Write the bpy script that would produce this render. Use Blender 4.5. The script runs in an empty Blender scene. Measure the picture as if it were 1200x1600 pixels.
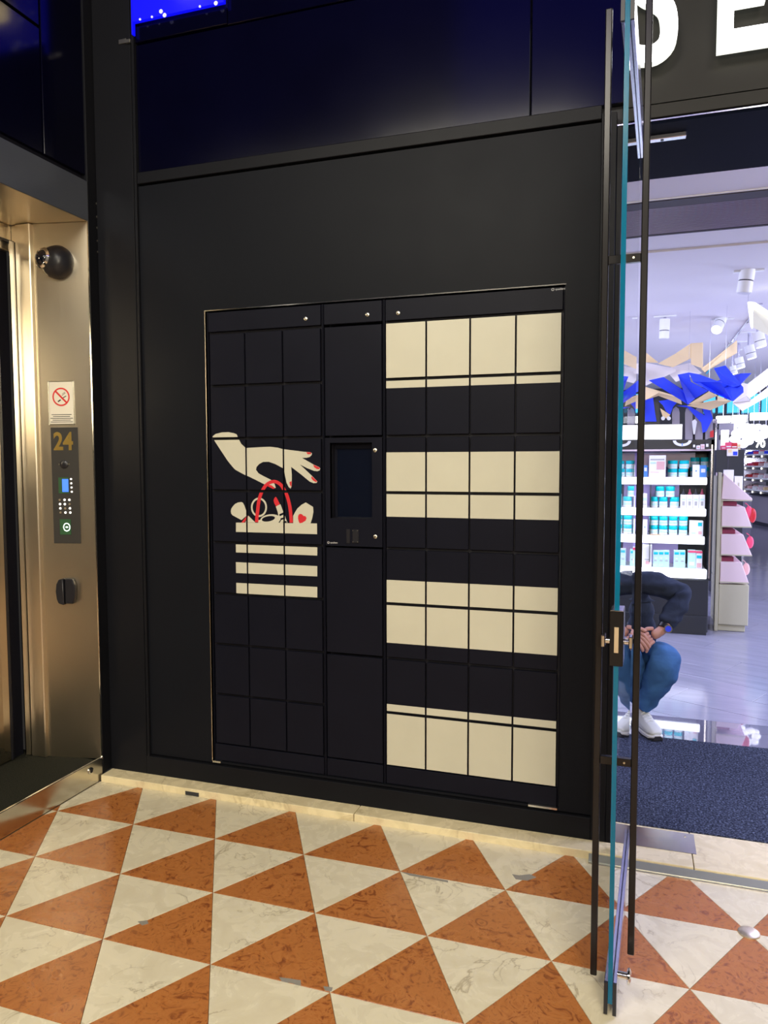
import bpy, bmesh, math, random
from mathutils import Vector, Matrix
from mathutils.geometry import tessellate_polygon
random.seed(7)
S = bpy.context.scene
COL = S.collection

# ------------------------------------------------------------------ camera
FPX = 1181.498
YAW, PIT, ROL = -0.321919, -0.0651722, -0.0023457
CAM = Vector((1.83095, -3.01315, 1.515))
fw = Vector((math.sin(YAW)*math.cos(PIT), math.cos(YAW)*math.cos(PIT), math.sin(PIT)))
r0 = Vector((math.cos(YAW), -math.sin(YAW), 0)); u0 = r0.cross(fw)
rt = r0*math.cos(ROL) + u0*math.sin(ROL); up = -r0*math.sin(ROL) + u0*math.cos(ROL)
cd = bpy.data.cameras.new('camera'); cam = bpy.data.objects.new('camera', cd); COL.objects.link(cam)
cd.sensor_fit = 'HORIZONTAL'; cd.sensor_width = 36; cd.lens = 36*FPX/1200; cd.clip_start = .05; cd.clip_end = 60
mw = Matrix((rt, up, -fw)).transposed().to_4x4(); mw.translation = CAM; cam.matrix_world = mw
S.camera = cam
def at(ax, val, px, py):
    """measurement of the photo: the point of the plane ax = val seen at a pixel"""
    d = fw + rt*(px-600)/FPX - up*(py-800)/FPX
    i = 'xyz'.index(ax)
    return CAM + d*((val-CAM[i])/d[i])

# ------------------------------------------------------------------ world, lights, exposure
S.view_settings.view_transform = 'Standard'; S.view_settings.look = 'None'
S.view_settings.gamma = 1; S.view_settings.use_curve_mapping = False
S.view_settings.exposure = -0.12
w = bpy.data.worlds.new('world'); S.world = w; w.use_nodes = True
w.node_tree.nodes['Background'].inputs[0].default_value = (.55, .5, .45, 1)
w.node_tree.nodes['Background'].inputs[1].default_value = .05
def area(name, loc, aim, sx, sy, power, col, spread=math.pi):
    l = bpy.data.lights.new(name, 'AREA'); l.shape = 'RECTANGLE'; l.size = sx; l.size_y = sy
    l.energy = power; l.color = col; l.spread = spread
    o = bpy.data.objects.new(name, l); COL.objects.link(o); o.location = loc
    o.rotation_euler = (Vector(aim)-Vector(loc)).to_track_quat('-Z', 'Y').to_euler()
    return o
WARM = (1, .93, .77); COOL = (.68, .71, 1)
area('gallery_lamp', (.2, -4.8, 4.3), (.1, -1.9, 0), 2.2, 1.0, 235, WARM)
area('gallery_lamp', (3.6, -4.6, 4.5), (1.4, -1.3, .0), 1.4, 1.2, 80, WARM)
area('gallery_lamp', (2.6, -4.6, 2.5), (-.9, -.1, 1.2), .9, .9, 115, (1, .88, .67))  # low unseen fill added to brighten the steel lift reveal
area('shop_lamp', (4.3, 2.4, 2.6), (2.2, 2.8, 0), 1.4, 1.4, 130, COOL)
area('shop_lamp', (.75, 2.6, 2.6), (2.2, 3.2, 0), .9, 1.4, 95, COOL)
area('shop_lamp', (4.9, 6.0, 2.6), (2.9, 7, .6), 1.0, 3.0, 190, COOL)
area('shop_lamp', (.7, 7.0, 2.6), (2.6, 8, .6), .9, 4.0, 170, COOL)
area('shop_lamp', (5.5, 14.5, 2.6), (4.3, 16, .8), 1.0, 4.0, 230, COOL)
area('shop_lamp', (1.6, 14.5, 2.6), (3.8, 16, .8), 1.0, 4.0, 150, COOL)
area('shop_uplight', (4.6, 4.6, 1.6), (3.2, 4.4, 2.75), 1.0, 5.0, 70, COOL)  # unseen upward fill, added to brighten the shop ceiling
area('shop_uplight', (.6, 4.6, 1.6), (2.0, 4.4, 2.75), .8, 5.0, 50, COOL)
area('shop_door_lamp', (3.3, .42, 2.60), (2.2, -.8, 0), .9, .25, 50, (.50, .54, 1))

# ------------------------------------------------------------------ materials
def mat(name, col, rough=.5, metal=0, emit=None, es=0, trans=0, ior=1.45, coat=0, spec=.5):
    m = bpy.data.materials.new(name); m.use_nodes = True
    b = m.node_tree.nodes['Principled BSDF']
    b.inputs['Base Color'].default_value = (*col, 1); b.inputs['Roughness'].default_value = rough
    b.inputs['Metallic'].default_value = metal; b.inputs['IOR'].default_value = ior
    b.inputs['Transmission Weight'].default_value = trans; b.inputs['Coat Weight'].default_value = coat
    b.inputs['Specular IOR Level'].default_value = spec
    if emit:
        b.inputs['Emission Color'].default_value = (*emit, 1); b.inputs['Emission Strength'].default_value = es
    return m
def nd(m, t, **k):
    n = m.node_tree.nodes.new(t)
    for a, v in k.items(): setattr(n, a, v)
    return n
def lk(m, a, b): m.node_tree.links.new(a, b)
def coords(m, rnd=True, scale=(1, 1, 1)):
    tc = nd(m, 'ShaderNodeTexCoord'); mp = nd(m, 'ShaderNodeMapping'); mp.inputs['Scale'].default_value = scale
    lk(m, tc.outputs['Object'], mp.inputs['Vector'])
    if rnd:
        oi = nd(m, 'ShaderNodeObjectInfo'); mu = nd(m, 'ShaderNodeMath', operation='MULTIPLY'); mu.inputs[1].default_value = 37
        lk(m, oi.outputs['Random'], mu.inputs[0]); lk(m, mu.outputs[0], mp.inputs['Location'])
    return mp.outputs[0]
def ramp(m, stops, fac):
    r = nd(m, 'ShaderNodeValToRGB'); e = r.color_ramp.elements
    e[0].position, e[0].color = stops[0][0], (*stops[0][1], 1)
    e[1].position, e[1].color = stops[-1][0], (*stops[-1][1], 1)
    for p, c in stops[1:-1]:
        x = e.new(p); x.color = (*c, 1)
    lk(m, fac, r.inputs[0]); return r.outputs[0]
def noise(m, v, sc, det=4, dist=0, rough=.5):
    n = nd(m, 'ShaderNodeTexNoise'); n.inputs['Scale'].default_value = sc; n.inputs['Detail'].default_value = det
    n.inputs['Distortion'].default_value = dist; n.inputs['Roughness'].default_value = rough
    lk(m, v, n.inputs['Vector']); return n.outputs[0]
def bump(m, h, st=.2, d=.002):
    b = nd(m, 'ShaderNodeBump'); b.inputs['Strength'].default_value = st; b.inputs['Distance'].default_value = d
    lk(m, h, b.inputs['Height']); lk(m, b.outputs[0], m.node_tree.nodes['Principled BSDF'].inputs['Normal'])
def mix(m, a, b, f, mode='MIX'):
    x = nd(m, 'ShaderNodeMix', data_type='RGBA', blend_type=mode)
    if isinstance(f, float): x.inputs[0].default_value = f
    else: lk(m, f, x.inputs[0])
    for s, q in ((x.inputs[6], a), (x.inputs[7], b)):
        if isinstance(q, tuple): s.default_value = (*q, 1)
        else: lk(m, q, s)
    return x.outputs[2]
def BC(m): return m.node_tree.nodes['Principled BSDF'].inputs['Base Color']
def RG(m): return m.node_tree.nodes['Principled BSDF'].inputs['Roughness']

def marble_red():
    m = mat('red_marble', (.3, .1, .03), .28); v = coords(m)
    a = noise(m, v, 19, 5, 2.4, .62); b = noise(m, v, 7, 3, 1)
    c1 = ramp(m, [(.36, (.22, .062, .018)), (.45, (.42, .145, .036)), (.57, (.47, .175, .046)), (.66, (.27, .085, .022))], a)
    lk(m, mix(m, c1, (.40, .14, .036), ramp(m, [(.45, (0, 0, 0)), (.75, (.5, .5, .5))], b)), BC(m))
    lk(m, ramp(m, [(.3, (.2, .2, .2)), (.7, (.36, .36, .36))], b), RG(m)); return m
def marble_cream(name='cream_marble', base=(.71, .64, .455), dark=(.665, .59, .41), vein=(.25, .18, .09), sc=5):
    m = mat(name, base, .26); v = coords(m)
    a = noise(m, v, 9, 6, 1.2, .6)
    c = ramp(m, [(.35, dark), (.5, base), (.7, tuple(x*1.07 for x in base))], a)
    n2 = nd(m, 'ShaderNodeTexNoise'); n2.inputs['Scale'].default_value = sc; n2.inputs['Detail'].default_value = 7
    n2.inputs['Distortion'].default_value = 1.4; lk(m, v, n2.inputs['Vector'])
    d = nd(m, 'ShaderNodeMath', operation='SUBTRACT'); d.inputs[1].default_value = .5; lk(m, n2.outputs[0], d.inputs[0])
    ab = nd(m, 'ShaderNodeMath', operation='ABSOLUTE'); lk(m, d.outputs[0], ab.inputs[0])
    f = ramp(m, [(0, (.62, .62, .62)), (.006, (.32, .32, .32)), (.016, (0, 0, 0))], ab.outputs[0])
    msk = ramp(m, [(.48, (0, 0, 0)), (.58, (1, 1, 1))], noise(m, v, 4, 2))
    f2 = mix(m, (0, 0, 0), f, msk)
    lk(m, mix(m, c, vein, f2), BC(m)); lk(m, ramp(m, [(.3, (.2, .2, .2)), (.7, (.34, .34, .34))], a), RG(m)); return m
def painted(name, col, rough, var=.25, sc=3, spec=.5):
    m = mat(name, col, rough, spec=spec); v = coords(m, False)
    a = noise(m, v, sc, 5)
    lk(m, ramp(m, [(.3, tuple(c*(1-var) for c in col)), (.7, tuple(c*(1+var) for c in col))], a), BC(m))
    lk(m, ramp(m, [(.3, (rough*.97,)*3), (.7, (min(1, rough*1.03),)*3)], noise(m, v, sc*2.3, 6)), RG(m)); return m
def brushed(name, col, rough=.25, vertical=True):
    m = mat(name, col, rough, 1); v = coords(m, False, (160, 160, .8) if vertical else (.8, .8, 160))
    a = noise(m, v, 3, 3)
    lk(m, ramp(m, [(.3, (rough*.93,)*3), (.7, (rough*1.07,)*3)], a), RG(m)); bump(m, a, .008, .0005)
    m.node_tree.nodes['Principled BSDF'].inputs['Anisotropic'].default_value = .5
    return m
def speckle(name, c0, c1, sc=400):
    m = mat(name, c0, .95, spec=.15); v = coords(m, False); a = noise(m, v, sc, 2, 0, .7)
    lk(m, ramp(m, [(.42, c0), (.6, c1), (.72, tuple(min(1, x*2.2) for x in c1))], a), BC(m)); bump(m, a, .8, .004); return m

M = {}
M['red'] = marble_red(); M['cream'] = marble_cream()
M['threshold'] = marble_cream('threshold_marble', (.78, .67, .42), (.71, .60, .36), (.5, .4, .22), 2)
M['joint'] = mat('tile_joint', (.42, .33, .22), .8)
M['panel'] = painted('black_wall_panel', (.0078, .0088, .0120), .44, .04, spec=.10)
M['upper'] = painted('black_gloss_panel', (.0012, .0012, .008), .13, .2, spec=.35)
M['frame'] = painted('black_frame_metal', (.0085, .009, .0115), .40, .08, spec=.13)
M['locker'] = painted('locker_black_paint', (.0068, .0074, .0135), .42, .06, 6, spec=.12)
M['gap'] = mat('locker_carcass_dark', (.006, .006, .012), .6)
M['vinyl'] = painted('cream_vinyl', (.56, .545, .43), .36, .03, 5)
M['vred'] = mat('red_vinyl', (.60, .025, .035), .4)
M['vblack'] = mat('black_vinyl', (.0068, .0074, .0135), .42, spec=.12)
M['steel'] = brushed('brushed_steel', (.74, .66, .52), .30)
M['steelh'] = brushed('brushed_steel_plate', (.60, .57, .52), .22, False)
M['darksteel'] = brushed('dark_brushed_header', (.30, .32, .37), .42, False)
M['steeldoor'] = mat('polished_steel_door', (.66, .60, .50), .05, 1)
M['chrome'] = mat('chrome', (.75, .74, .7), .12, 1)
M['screw'] = mat('screw_head', (.62, .6, .5), .3, 1)
M['gold'] = mat('gold_foil', (.85, .60, .16), .3, .9)
M['brass'] = mat('worn_brass', (.78, .66, .48), .42, 1)
M['blackp'] = mat('black_plastic', (.014, .014, .018), .35)
M['plate'] = mat('matt_black_plate', (.035, .033, .03), .45)
M['screen'] = mat('dark_screen_glass', (.004, .006, .014), .04, coat=.5)
M['blue_lcd'] = mat('blue_lcd', (.02, .05, .3), .3, emit=(.05, .16, 1), es=2.2)
M['led'] = mat('white_led', (.8, .8, .8), .3, emit=(1, .95, .85), es=1.6)
M['ring_led'] = mat('ring_led', (.8, .9, .8), .3, emit=(.85, 1, .95), es=2.5)
M['green'] = mat('green_reader_pad', (.03, .10, .04), .4)
M['paper'] = mat('white_sign_plastic', (.78, .74, .62), .4)
M['sred'] = mat('sign_red', (.65, .03, .03), .4)
M['sblack'] = mat('sign_black', (.02, .02, .02), .5)
M['mat_lift'] = speckle('lift_floor_mat', (.012, .012, .009), (.03, .03, .02), 260)
M['mat_shop'] = speckle('entrance_mat', (.014, .018, .034), (.075, .088, .135), 120)
M['glass'] = mat('clear_glass', (.97, 1, .99), 0.0, trans=1, ior=1.45)
M['glassedge'] = mat('teal_glass_edge', (.0, .15, .27), .15, trans=.3)
M['bar'] = mat('dark_bronze_bar', (.012, .011, .012), .22, .3)
M['satin'] = mat('satin_aluminium', (.60, .60, .70), .2, 1)
M['dull'] = mat('dull_zinc', (.42, .43, .38), .38, .8)
M['letter'] = mat('lit_letter', (1, 1, 1), .4, emit=(1, 1, 1), es=5)
M['lside'] = mat('letter_side', (.9, .9, .85), .4, emit=(.95, 1, .9), es=1.2)
M['fascia'] = painted('grey_fascia', (.019, .0185, .0165), .42, .08, spec=.18)
M['soffit'] = mat('dark_glossy_soffit', (.002, .004, .012), .6, spec=.04)
M['plaster'] = mat('white_plaster', (.80, .78, .80), .8)
M['grille'] = mat('grille_slat', (.28, .24, .30), .4, .4)
M['grilled'] = mat('grille_dark', (.05, .045, .06), .6)
def plank():
    m = mat('glossy_floor_tile', (.26, .26, .32), .13); v = coords(m, True, (1, 6, 1))
    a = noise(m, v, 3, 5, .4)
    lk(m, ramp(m, [(.3, (.25, .255, .335)), (.7, (.30, .30, .39))], a), BC(m)); return m
M['plank'] = plank()
M['grout'] = mat('pale_grout', (.5, .5, .55), .6)
M['polish'] = mat('polished_dark_strip', (.20, .195, .27), .02, coat=1, ior=1.9)
M['shopwall'] = mat('shop_wall', (.35, .33, .40), .6)
M['gond'] = mat('gondola_black', (.018, .022, .03), .35)
M['gback'] = mat('gondola_back_panel', (.62, .52, .95), .5)
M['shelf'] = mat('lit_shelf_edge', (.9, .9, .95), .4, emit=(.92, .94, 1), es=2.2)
M['strip'] = mat('shelf_led_strip', (1, 1, 1), .4, emit=(.85, .85, 1), es=9)
M['lightbox'] = mat('lightbox_face', (1, 1, 1), .4, emit=(1, .99, .97), es=2.4)
M['glowflower'] = mat('glowing_flower', (.9, .9, .95), .6, emit=(.95, .95, 1), es=.75)  # emission added to make the paper flowers whiter
M['cyan'] = mat('cyan_backlight', (.1, .6, .8), .4, emit=(.05, .55, .95), es=.9)
M['blue'] = mat('blue_paper', (.02, .06, .85), .5)
M['bluesky'] = mat('blue_star_screen', (0, 0, .3), .4, emit=(.004, .004, 1), es=1.0)
M['star'] = mat('star_dot', (.6, .6, .8), .4, emit=(.5, .5, .85), es=.9)
M['beige'] = mat('beige_paper', (.86, .66, .36), .7)
M['wpaper'] = mat('white_paper', (.85, .8, .76), .7)
M['pink'] = mat('pale_pink_panel', (.82, .66, .70), .45)
M['creamc'] = mat('cream_cabinet', (.52, .50, .36), .5)
M['darkpink'] = mat('dark_pink_bin', (.25, .03, .07), .6)
M['hotpink'] = mat('hot_pink', (.8, .08, .18), .5)
M['teal'] = mat('teal_lid', (.0, .55, .62), .35)
M['white'] = mat('white_pack', (.85, .87, .88), .4)
M['mint'] = mat('mint_pack', (.55, .82, .82), .4)
M['bluep'] = mat('blue_pack', (.08, .28, .75), .4)
M['rosep'] = mat('rose_label', (.75, .45, .45), .5)
M['counter'] = mat('counter_grey', (.30, .28, .32), .4)
M['skin'] = mat('skin', (.62, .33, .26), .5); M['hair'] = mat('dark_hair', (.02, .015, .01), .6)
def cloth(name, c, sc):
    m = mat(name, c, .85, spec=.2); v = coords(m, False)
    a = noise(m, v, sc, 4, .6); lk(m, ramp(m, [(.3, tuple(x*.75 for x in c)), (.7, tuple(x*1.25 for x in c))], a), BC(m)); bump(m, a, .5, .012); return m
M['jacket'] = cloth('navy_jacket', (.030, .040, .068), 14); M['jeans'] = cloth('blue_jeans', (.055, .15, .34), 10)
M['shoe'] = mat('white_trainer', (.68, .70, .66), .6); M['sole'] = mat('dark_sole', (.03, .03, .035), .6); M['soleW'] = mat('white_sole', (.78, .78, .76), .5)
M['gwall'] = mat('gallery_wall_plaster', (.30, .285, .25), .8)
M['gceil'] = mat('gallery_ceiling_plaster', (.20, .18, .15), .8)

# ------------------------------------------------------------------ builders
class MB:
    def __init__(s): s.v = []; s.f = []; s.m = []
    def add(s, vs, fs, mi=0):
        n = len(s.v); s.v += [Vector(v) for v in vs]; s.f += [tuple(i+n for i in f) for f in fs]; s.m += [mi]*len(fs); return s
    def box(s, x0, x1, y0, y1, z0, z1, mi=0):
        return s.add([(x, y, z) for z in (z0, z1) for y in (y0, y1) for x in (x0, x1)],
                     [(0, 2, 3, 1), (4, 5, 7, 6), (0, 1, 5, 4), (2, 6, 7, 3), (0, 4, 6, 2), (1, 3, 7, 5)], mi)
    def prism(s, poly, mapf, a, b, mi=0):
        n = len(poly)
        A = [Vector(mapf(p[0], p[1], a)) for p in poly]; B = [Vector(mapf(p[0], p[1], b)) for p in poly]
        tr = tessellate_polygon([[Vector((p[0], p[1], 0)) for p in poly]])
        fs = [tuple(t) for t in tr] + [tuple(n+i for i in reversed(t)) for t in tr]
        fs += [(i, (i+1) % n, n+(i+1) % n, n+i) for i in range(n)]
        return s.add(A+B, fs, mi)
    def cyl(s, p0, p1, r, r1=None, n=16, mi=0, cap=True):
        p0 = Vector(p0); p1 = Vector(p1); r1 = r if r1 is None else r1
        q = (p1-p0).to_track_quat('Z', 'Y'); vs = []
        for p, rr in ((p0, r), (p1, r1)):
            for i in range(n):
                a = 2*math.pi*i/n; vs.append(p + q @ Vector((math.cos(a)*rr, math.sin(a)*rr, 0)))
        fs = [(i, (i+1) % n, n+(i+1) % n, n+i) for i in range(n)]
        if cap: fs += [tuple(reversed(range(n))), tuple(range(n, 2*n))]
        return s.add(vs, fs, mi)
    def lathe(s, prof, c, axis=(0, 0, 1), n=20, mi=0):
        q = Vector(axis).to_track_quat('Z', 'Y'); c = Vector(c); vs = []
        for r, h in prof:
            for i in range(n):
                a = 2*math.pi*i/n; vs.append(c + q @ Vector((math.cos(a)*r, math.sin(a)*r, h)))
        fs = []
        for k in range(len(prof)-1):
            fs += [(k*n+i, k*n+(i+1) % n, (k+1)*n+(i+1) % n, (k+1)*n+i) for i in range(n)]
        fs += [tuple(reversed(range(n))), tuple(range((len(prof)-1)*n, len(prof)*n))]
        return s.add(vs, fs, mi)
    def tube(s, pts, r, n=8, mi=0):
        pts = [Vector(p) for p in pts]; vs = []
        for i, p in enumerate(pts):
            d = (pts[min(i+1, len(pts)-1)]-pts[max(i-1, 0)]).normalized(); q = d.to_track_quat('Z', 'Y')
            rr = r[i] if isinstance(r, (list, tuple)) else r
            for k in range(n):
                a = 2*math.pi*k/n; vs.append(p + q @ Vector((math.cos(a)*rr, math.sin(a)*rr, 0)))
        L = len(pts)
        fs = [(j*n+i, j*n+(i+1) % n, (j+1)*n+(i+1) % n, (j+1)*n+i) for j in range(L-1) for i in range(n)]
        fs += [tuple(reversed(range(n))), tuple(range((L-1)*n, L*n))]
        return s.add(vs, fs, mi)
    def ball(s, c, rx, ry, rz, n=14, k=9, mi=0):
        c = Vector(c); vs = [c+Vector((0, 0, -rz))]
        for j in range(1, k):
            t = math.pi*j/k
            for i in range(n):
                a = 2*math.pi*i/n; vs.append(c+Vector((rx*math.sin(t)*math.cos(a), ry*math.sin(t)*math.sin(a), -rz*math.cos(t))))
        vs.append(c+Vector((0, 0, rz))); fs = [(0, 1+(i+1) % n, 1+i) for i in range(n)]
        for j in range(k-2):
            fs += [(1+j*n+i, 1+j*n+(i+1) % n, 1+(j+1)*n+(i+1) % n, 1+(j+1)*n+i) for i in range(n)]
        e = len(vs)-1; b = 1+(k-2)*n; fs += [(b+i, b+(i+1) % n, e) for i in range(n)]
        return s.add(vs, fs, mi)
    def mesh(s, name, mats, bev=0, smooth=False, inv=None):
        me = bpy.data.meshes.new(name)
        vs = s.v if inv is None else [inv @ v for v in s.v]
        me.from_pydata([tuple(v) for v in vs], [], s.f)
        mats = mats if isinstance(mats, (list, tuple)) else [mats]
        for k in mats: me.materials.append(M[k] if isinstance(k, str) else k)
        for p, mi in zip(me.polygons, s.m): p.material_index = mi
        bm = bmesh.new(); bm.from_mesh(me)
        bmesh.ops.recalc_face_normals(bm, faces=bm.faces)
        if bev:
            es = [e for e in bm.edges if len(e.link_faces) == 2 and e.calc_face_angle(0) > .5]
            bmesh.ops.bevel(bm, geom=es, offset=bev, segments=1, affect='EDGES', clamp_overlap=True)
        bm.to_mesh(me); bm.free()
        if smooth:
            for p in me.polygons: p.use_smooth = True
            try: me.set_sharp_from_angle(angle=.7)
            except Exception: pass
        return me
WM = {}   # world matrices of everything linked
def link(o, parent=None, mtx=None):
    COL.objects.link(o)
    if parent: o.parent = parent
    l = mtx if mtx is not None else Matrix()
    o.matrix_local = l
    WM[o.name] = (WM[parent.name] if parent else Matrix()) @ l
    return o
def tag(o, label=None, cat=None, group=None, kind=None):
    if label: o['label'] = label
    if cat: o['category'] = cat
    if group: o['group'] = group
    if kind: o['kind'] = kind
    return o
def thing(name, label, cat, loc=(0, 0, 0), rz=0, group=None, kind=None):
    o = bpy.data.objects.new(name, None); o.empty_display_size = .05
    link(o, None, Matrix.Translation(Vector(loc)) @ Matrix.Rotation(rz, 4, 'Z'))
    return tag(o, label, cat, group, kind)
def part(name, mb, mats, parent, bev=0, smooth=False, label=None, local=False, kind=None):
    """mesh given in world coordinates (or in the parent's own when local)"""
    inv = None if local else WM[parent.name].inverted()
    o = bpy.data.objects.new(name, mb.mesh(name, mats, bev, smooth, inv)); link(o, parent)
    return tag(o, label, kind=kind)
def solo(name, mb, mats, label=None, cat=None, base=None, bev=0, smooth=False, group=None, kind=None):
    if base is None:
        xs = [v.x for v in mb.v]; ys = [v.y for v in mb.v]; zs = [v.z for v in mb.v]
        base = ((min(xs)+max(xs))/2, (min(ys)+max(ys))/2, min(zs))
    mt = Matrix.Translation(Vector(base))
    o = bpy.data.objects.new(name, mb.mesh(name, mats, bev, smooth, mt.inverted())); link(o, None, mt)
    return tag(o, label, cat, group, kind)
def shared(name, me, parent, loc):
    o = bpy.data.objects.new(name, me); link(o, parent, Matrix.Translation(Vector(loc))); return o
def copy_tree(o, loc=None, label=None, parent=None):
    c = o.copy(); COL.objects.link(c)
    if parent: c.parent = parent
    if loc is not None: c.location = loc
    if label: c['label'] = label
    for ch in [x for x in o.children if x.name in COL.objects]: copy_tree(ch, parent=c)
    return c
def text_mesh(s, size, bold=0, sx=1, depth=.001, align='CENTER'):
    cu = bpy.data.curves.new('txt', 'FONT'); cu.body = s; cu.size = size; cu.extrude = depth; cu.offset = bold
    cu.align_x = align; cu.align_y = 'CENTER'; cu.resolution_u = 4
    o = bpy.data.objects.new('txt', cu); COL.objects.link(o)
    dg = bpy.context.evaluated_depsgraph_get(); me = bpy.data.meshes.new_from_object(o.evaluated_get(dg))
    bpy.data.objects.remove(o); 
    for v in me.vertices: v.co = Vector((v.co.x*sx, -v.co.z, v.co.y))   # stands upright, faces -y
    return me
def text(name, s, size, m, parent, loc, **k):
    me = text_mesh(s, size, **k); me.materials.clear(); me.materials.append(M[m]); me.name = name
    o = bpy.data.objects.new(name, me); link(o, parent, Matrix.Translation(Vector(loc))); return o
ORD = ['first', 'second', 'third', 'fourth', 'fifth', 'sixth', 'seventh', 'eighth', 'ninth', 'tenth', 'eleventh', 'twelfth']

# ------------------------------------------------------------------ setting: gallery
XL = -.574            # plane of the left (lift) wall
RV = -.081            # where the lift opening starts
# floor base under the tiles
FL = solo('floor', MB().box(XL-.6, 6, -7, -.104, -.06, -.0085), 'joint', kind='structure', base=(0, 0, 0))
TS, TD, TX, TY = .39159, .33884, -.14959, -.41903
def clip(poly, x0, x1, y0, y1):
    for ax, val, sg in ((0, x0, 1), (0, x1, -1), (1, y0, 1), (1, y1, -1)):
        out = []
        for i in range(len(poly)):
            a, b = poly[i], poly[(i+1) % len(poly)]
            da = (a[ax]-val)*sg; db = (b[ax]-val)*sg
            if da >= 0: out.append(a)
            if (da >= 0) != (db >= 0):
                t = da/(da-db); out.append(tuple(a[k]+(b[k]-a[k])*t for k in (0, 1)))
        poly = out
        if len(poly) < 3: return []
    return poly
def inset(tri, g):
    c = (sum(p[0] for p in tri)/3, sum(p[1] for p in tri)/3); rr = TS*.2887
    return [tuple(c[k]+(p[k]-c[k])*(1-g/rr) for k in (0, 1)) for p in tri]
tmesh = {}
rest = MB()
for j in range(-1, 20):
    for i in range(-14, 20):
        V = lambda a, b: (TX+(a+b/2)*TS, TY-b*TD)
        for kind_, tri in (('cream', (V(i, j), V(i+1, j), V(i, j+1))), ('red', (V(i+1, j), V(i+1, j+1), V(i, j+1)))):
            tri = inset(tri, .0007)
            cx = sum(p[0] for p in tri)/3; cy = sum(p[1] for p in tri)/3
            lim = (XL+.004, 5.98, -6.95, -.106)
            full = all(lim[0] <= p[0] <= lim[1] and lim[2] <= p[1] <= lim[3] for p in tri)
            poly = list(tri) if full else clip(list(tri), *lim)
            if len(poly) < 3: continue
            near = -1.75 < cy and cx < 3.1
            if not near:
                rest.prism(poly, lambda a, b, z: (a, b, z), -.009, 0, 0 if kind_ == 'cream' else 1); continue
            if full:
                if kind_ not in tmesh:
                    tmesh[kind_] = MB().prism([(p[0]-cx, p[1]-cy) for p in tri], lambda a, b, z: (a, b, z), -.009, 0).mesh('tile_'+kind_, kind_, .0006)
                shared('tile', tmesh[kind_], FL, (cx, cy, 0))
            else:
                me = MB().prism([(p[0]-cx, p[1]-cy) for p in poly], lambda a, b, z: (a, b, z), -.009, 0).mesh('tile_cut', kind_)
                shared('tile', me, FL, (cx, cy, 0))
o = bpy.data.objects.new('distant_tiles', rest.mesh('distant_tiles', ['cream', 'red'])); link(o, FL); o['kind'] = 'stuff'
M['filler'] = mat('grey_joint_filler', (.26, .24, .20), .7)
for pts in ([(800, 1366), (812, 1368), (828, 1366), (838, 1371), (824, 1376), (806, 1374)], [(436, 1527), (452, 1529), (470, 1532), (470, 1540), (455, 1536), (440, 1533)], [(505, 1541), (520, 1543), (518, 1549), (508, 1548)], [(215, 1440), (230, 1438), (232, 1443), (222, 1446)], [(626, 1362), (700, 1376), (700, 1379), (640, 1368)]):
    P = [at('z', .0, *q) for q in pts]
    part('joint_filler', MB().prism([(q.x, q.y) for q in P], lambda a, b, z: (a, b, z), -.002, .0005), 'filler', FL, label='grey filler patch between tiles')
solo('wall_rear', MB().box(XL-.2, 6.2, -7.2, -7, 0, 8.6), 'gwall', kind='structure')
solo('wall_right', MB().box(6, 6.2, -7, .0, 0, 8.6), 'gwall', kind='structure')
solo('ceiling_gallery', MB().box(XL-.2, 6.2, -7.2, .4, 8.6, 8.7), 'gceil', kind='structure')

M['bcurtain'] = mat('blue_light_curtain', (0, 0, .2), .5, emit=(.02, .02, 1), es=.8)  # unseen glow added to tint the upper panels' reflections blue
bl = thing('light_curtain', 'blue festive light curtain high on the opposite gallery wall, out of view', 'lights', (1.2, -6.95, 5.6))
part('curtain', MB().box(-.5, 4.5, -6.98, -6.93, 5.6, 8.4), 'bcurtain', bl); part('curtain_rail', MB().box(-.5, 4.5, -6.98, -6.90, 8.41, 8.45), 'frame', bl)

# ---- left wall with the lift opening
LO0, LO1 = -2.05, RV     # opening along y
wl = solo('wall_left', MB().box(XL-.5, XL-.002, -7, LO0, 0, 8.6), 'upper', kind='structure')
part('upper_panel', MB().box(XL-.45, XL-.012, LO0, -.335, 2.83, 3.34), 'upper', wl, .002)
part('upper_panel', MB().box(XL-.45, XL-.012, LO0, -.335, 3.352, 8.6), 'upper', wl, .002)
part('upper_panel', MB().box(XL-.45, XL-.010, -.328, -.036, 2.83, 8.6), 'upper', wl, .002)
part('panel_backing', MB().box(XL-.47, XL-.03, LO0, .02, 2.80, 8.6), 'gap', wl)
tr = solo('trim_1', MB().box(XL-.30, XL, RV+.004, -.004, 0.03, 8.6), 'frame', kind='structure', bev=.002)
for z in (2.50, 2.55, 2.61, 2.66, 2.72):
    part('screw', MB().lathe([(.005, 0), (.005, .002), (.002, .003)], (XL, -.018, z), (1, 0, 0), 8), 'screw', tr)
hd = solo('trim_2', MB().box(XL-.32, XL+.001, LO0-.1, -.078, 2.622, 2.80), 'darksteel', kind='structure', bev=.002)

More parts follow.
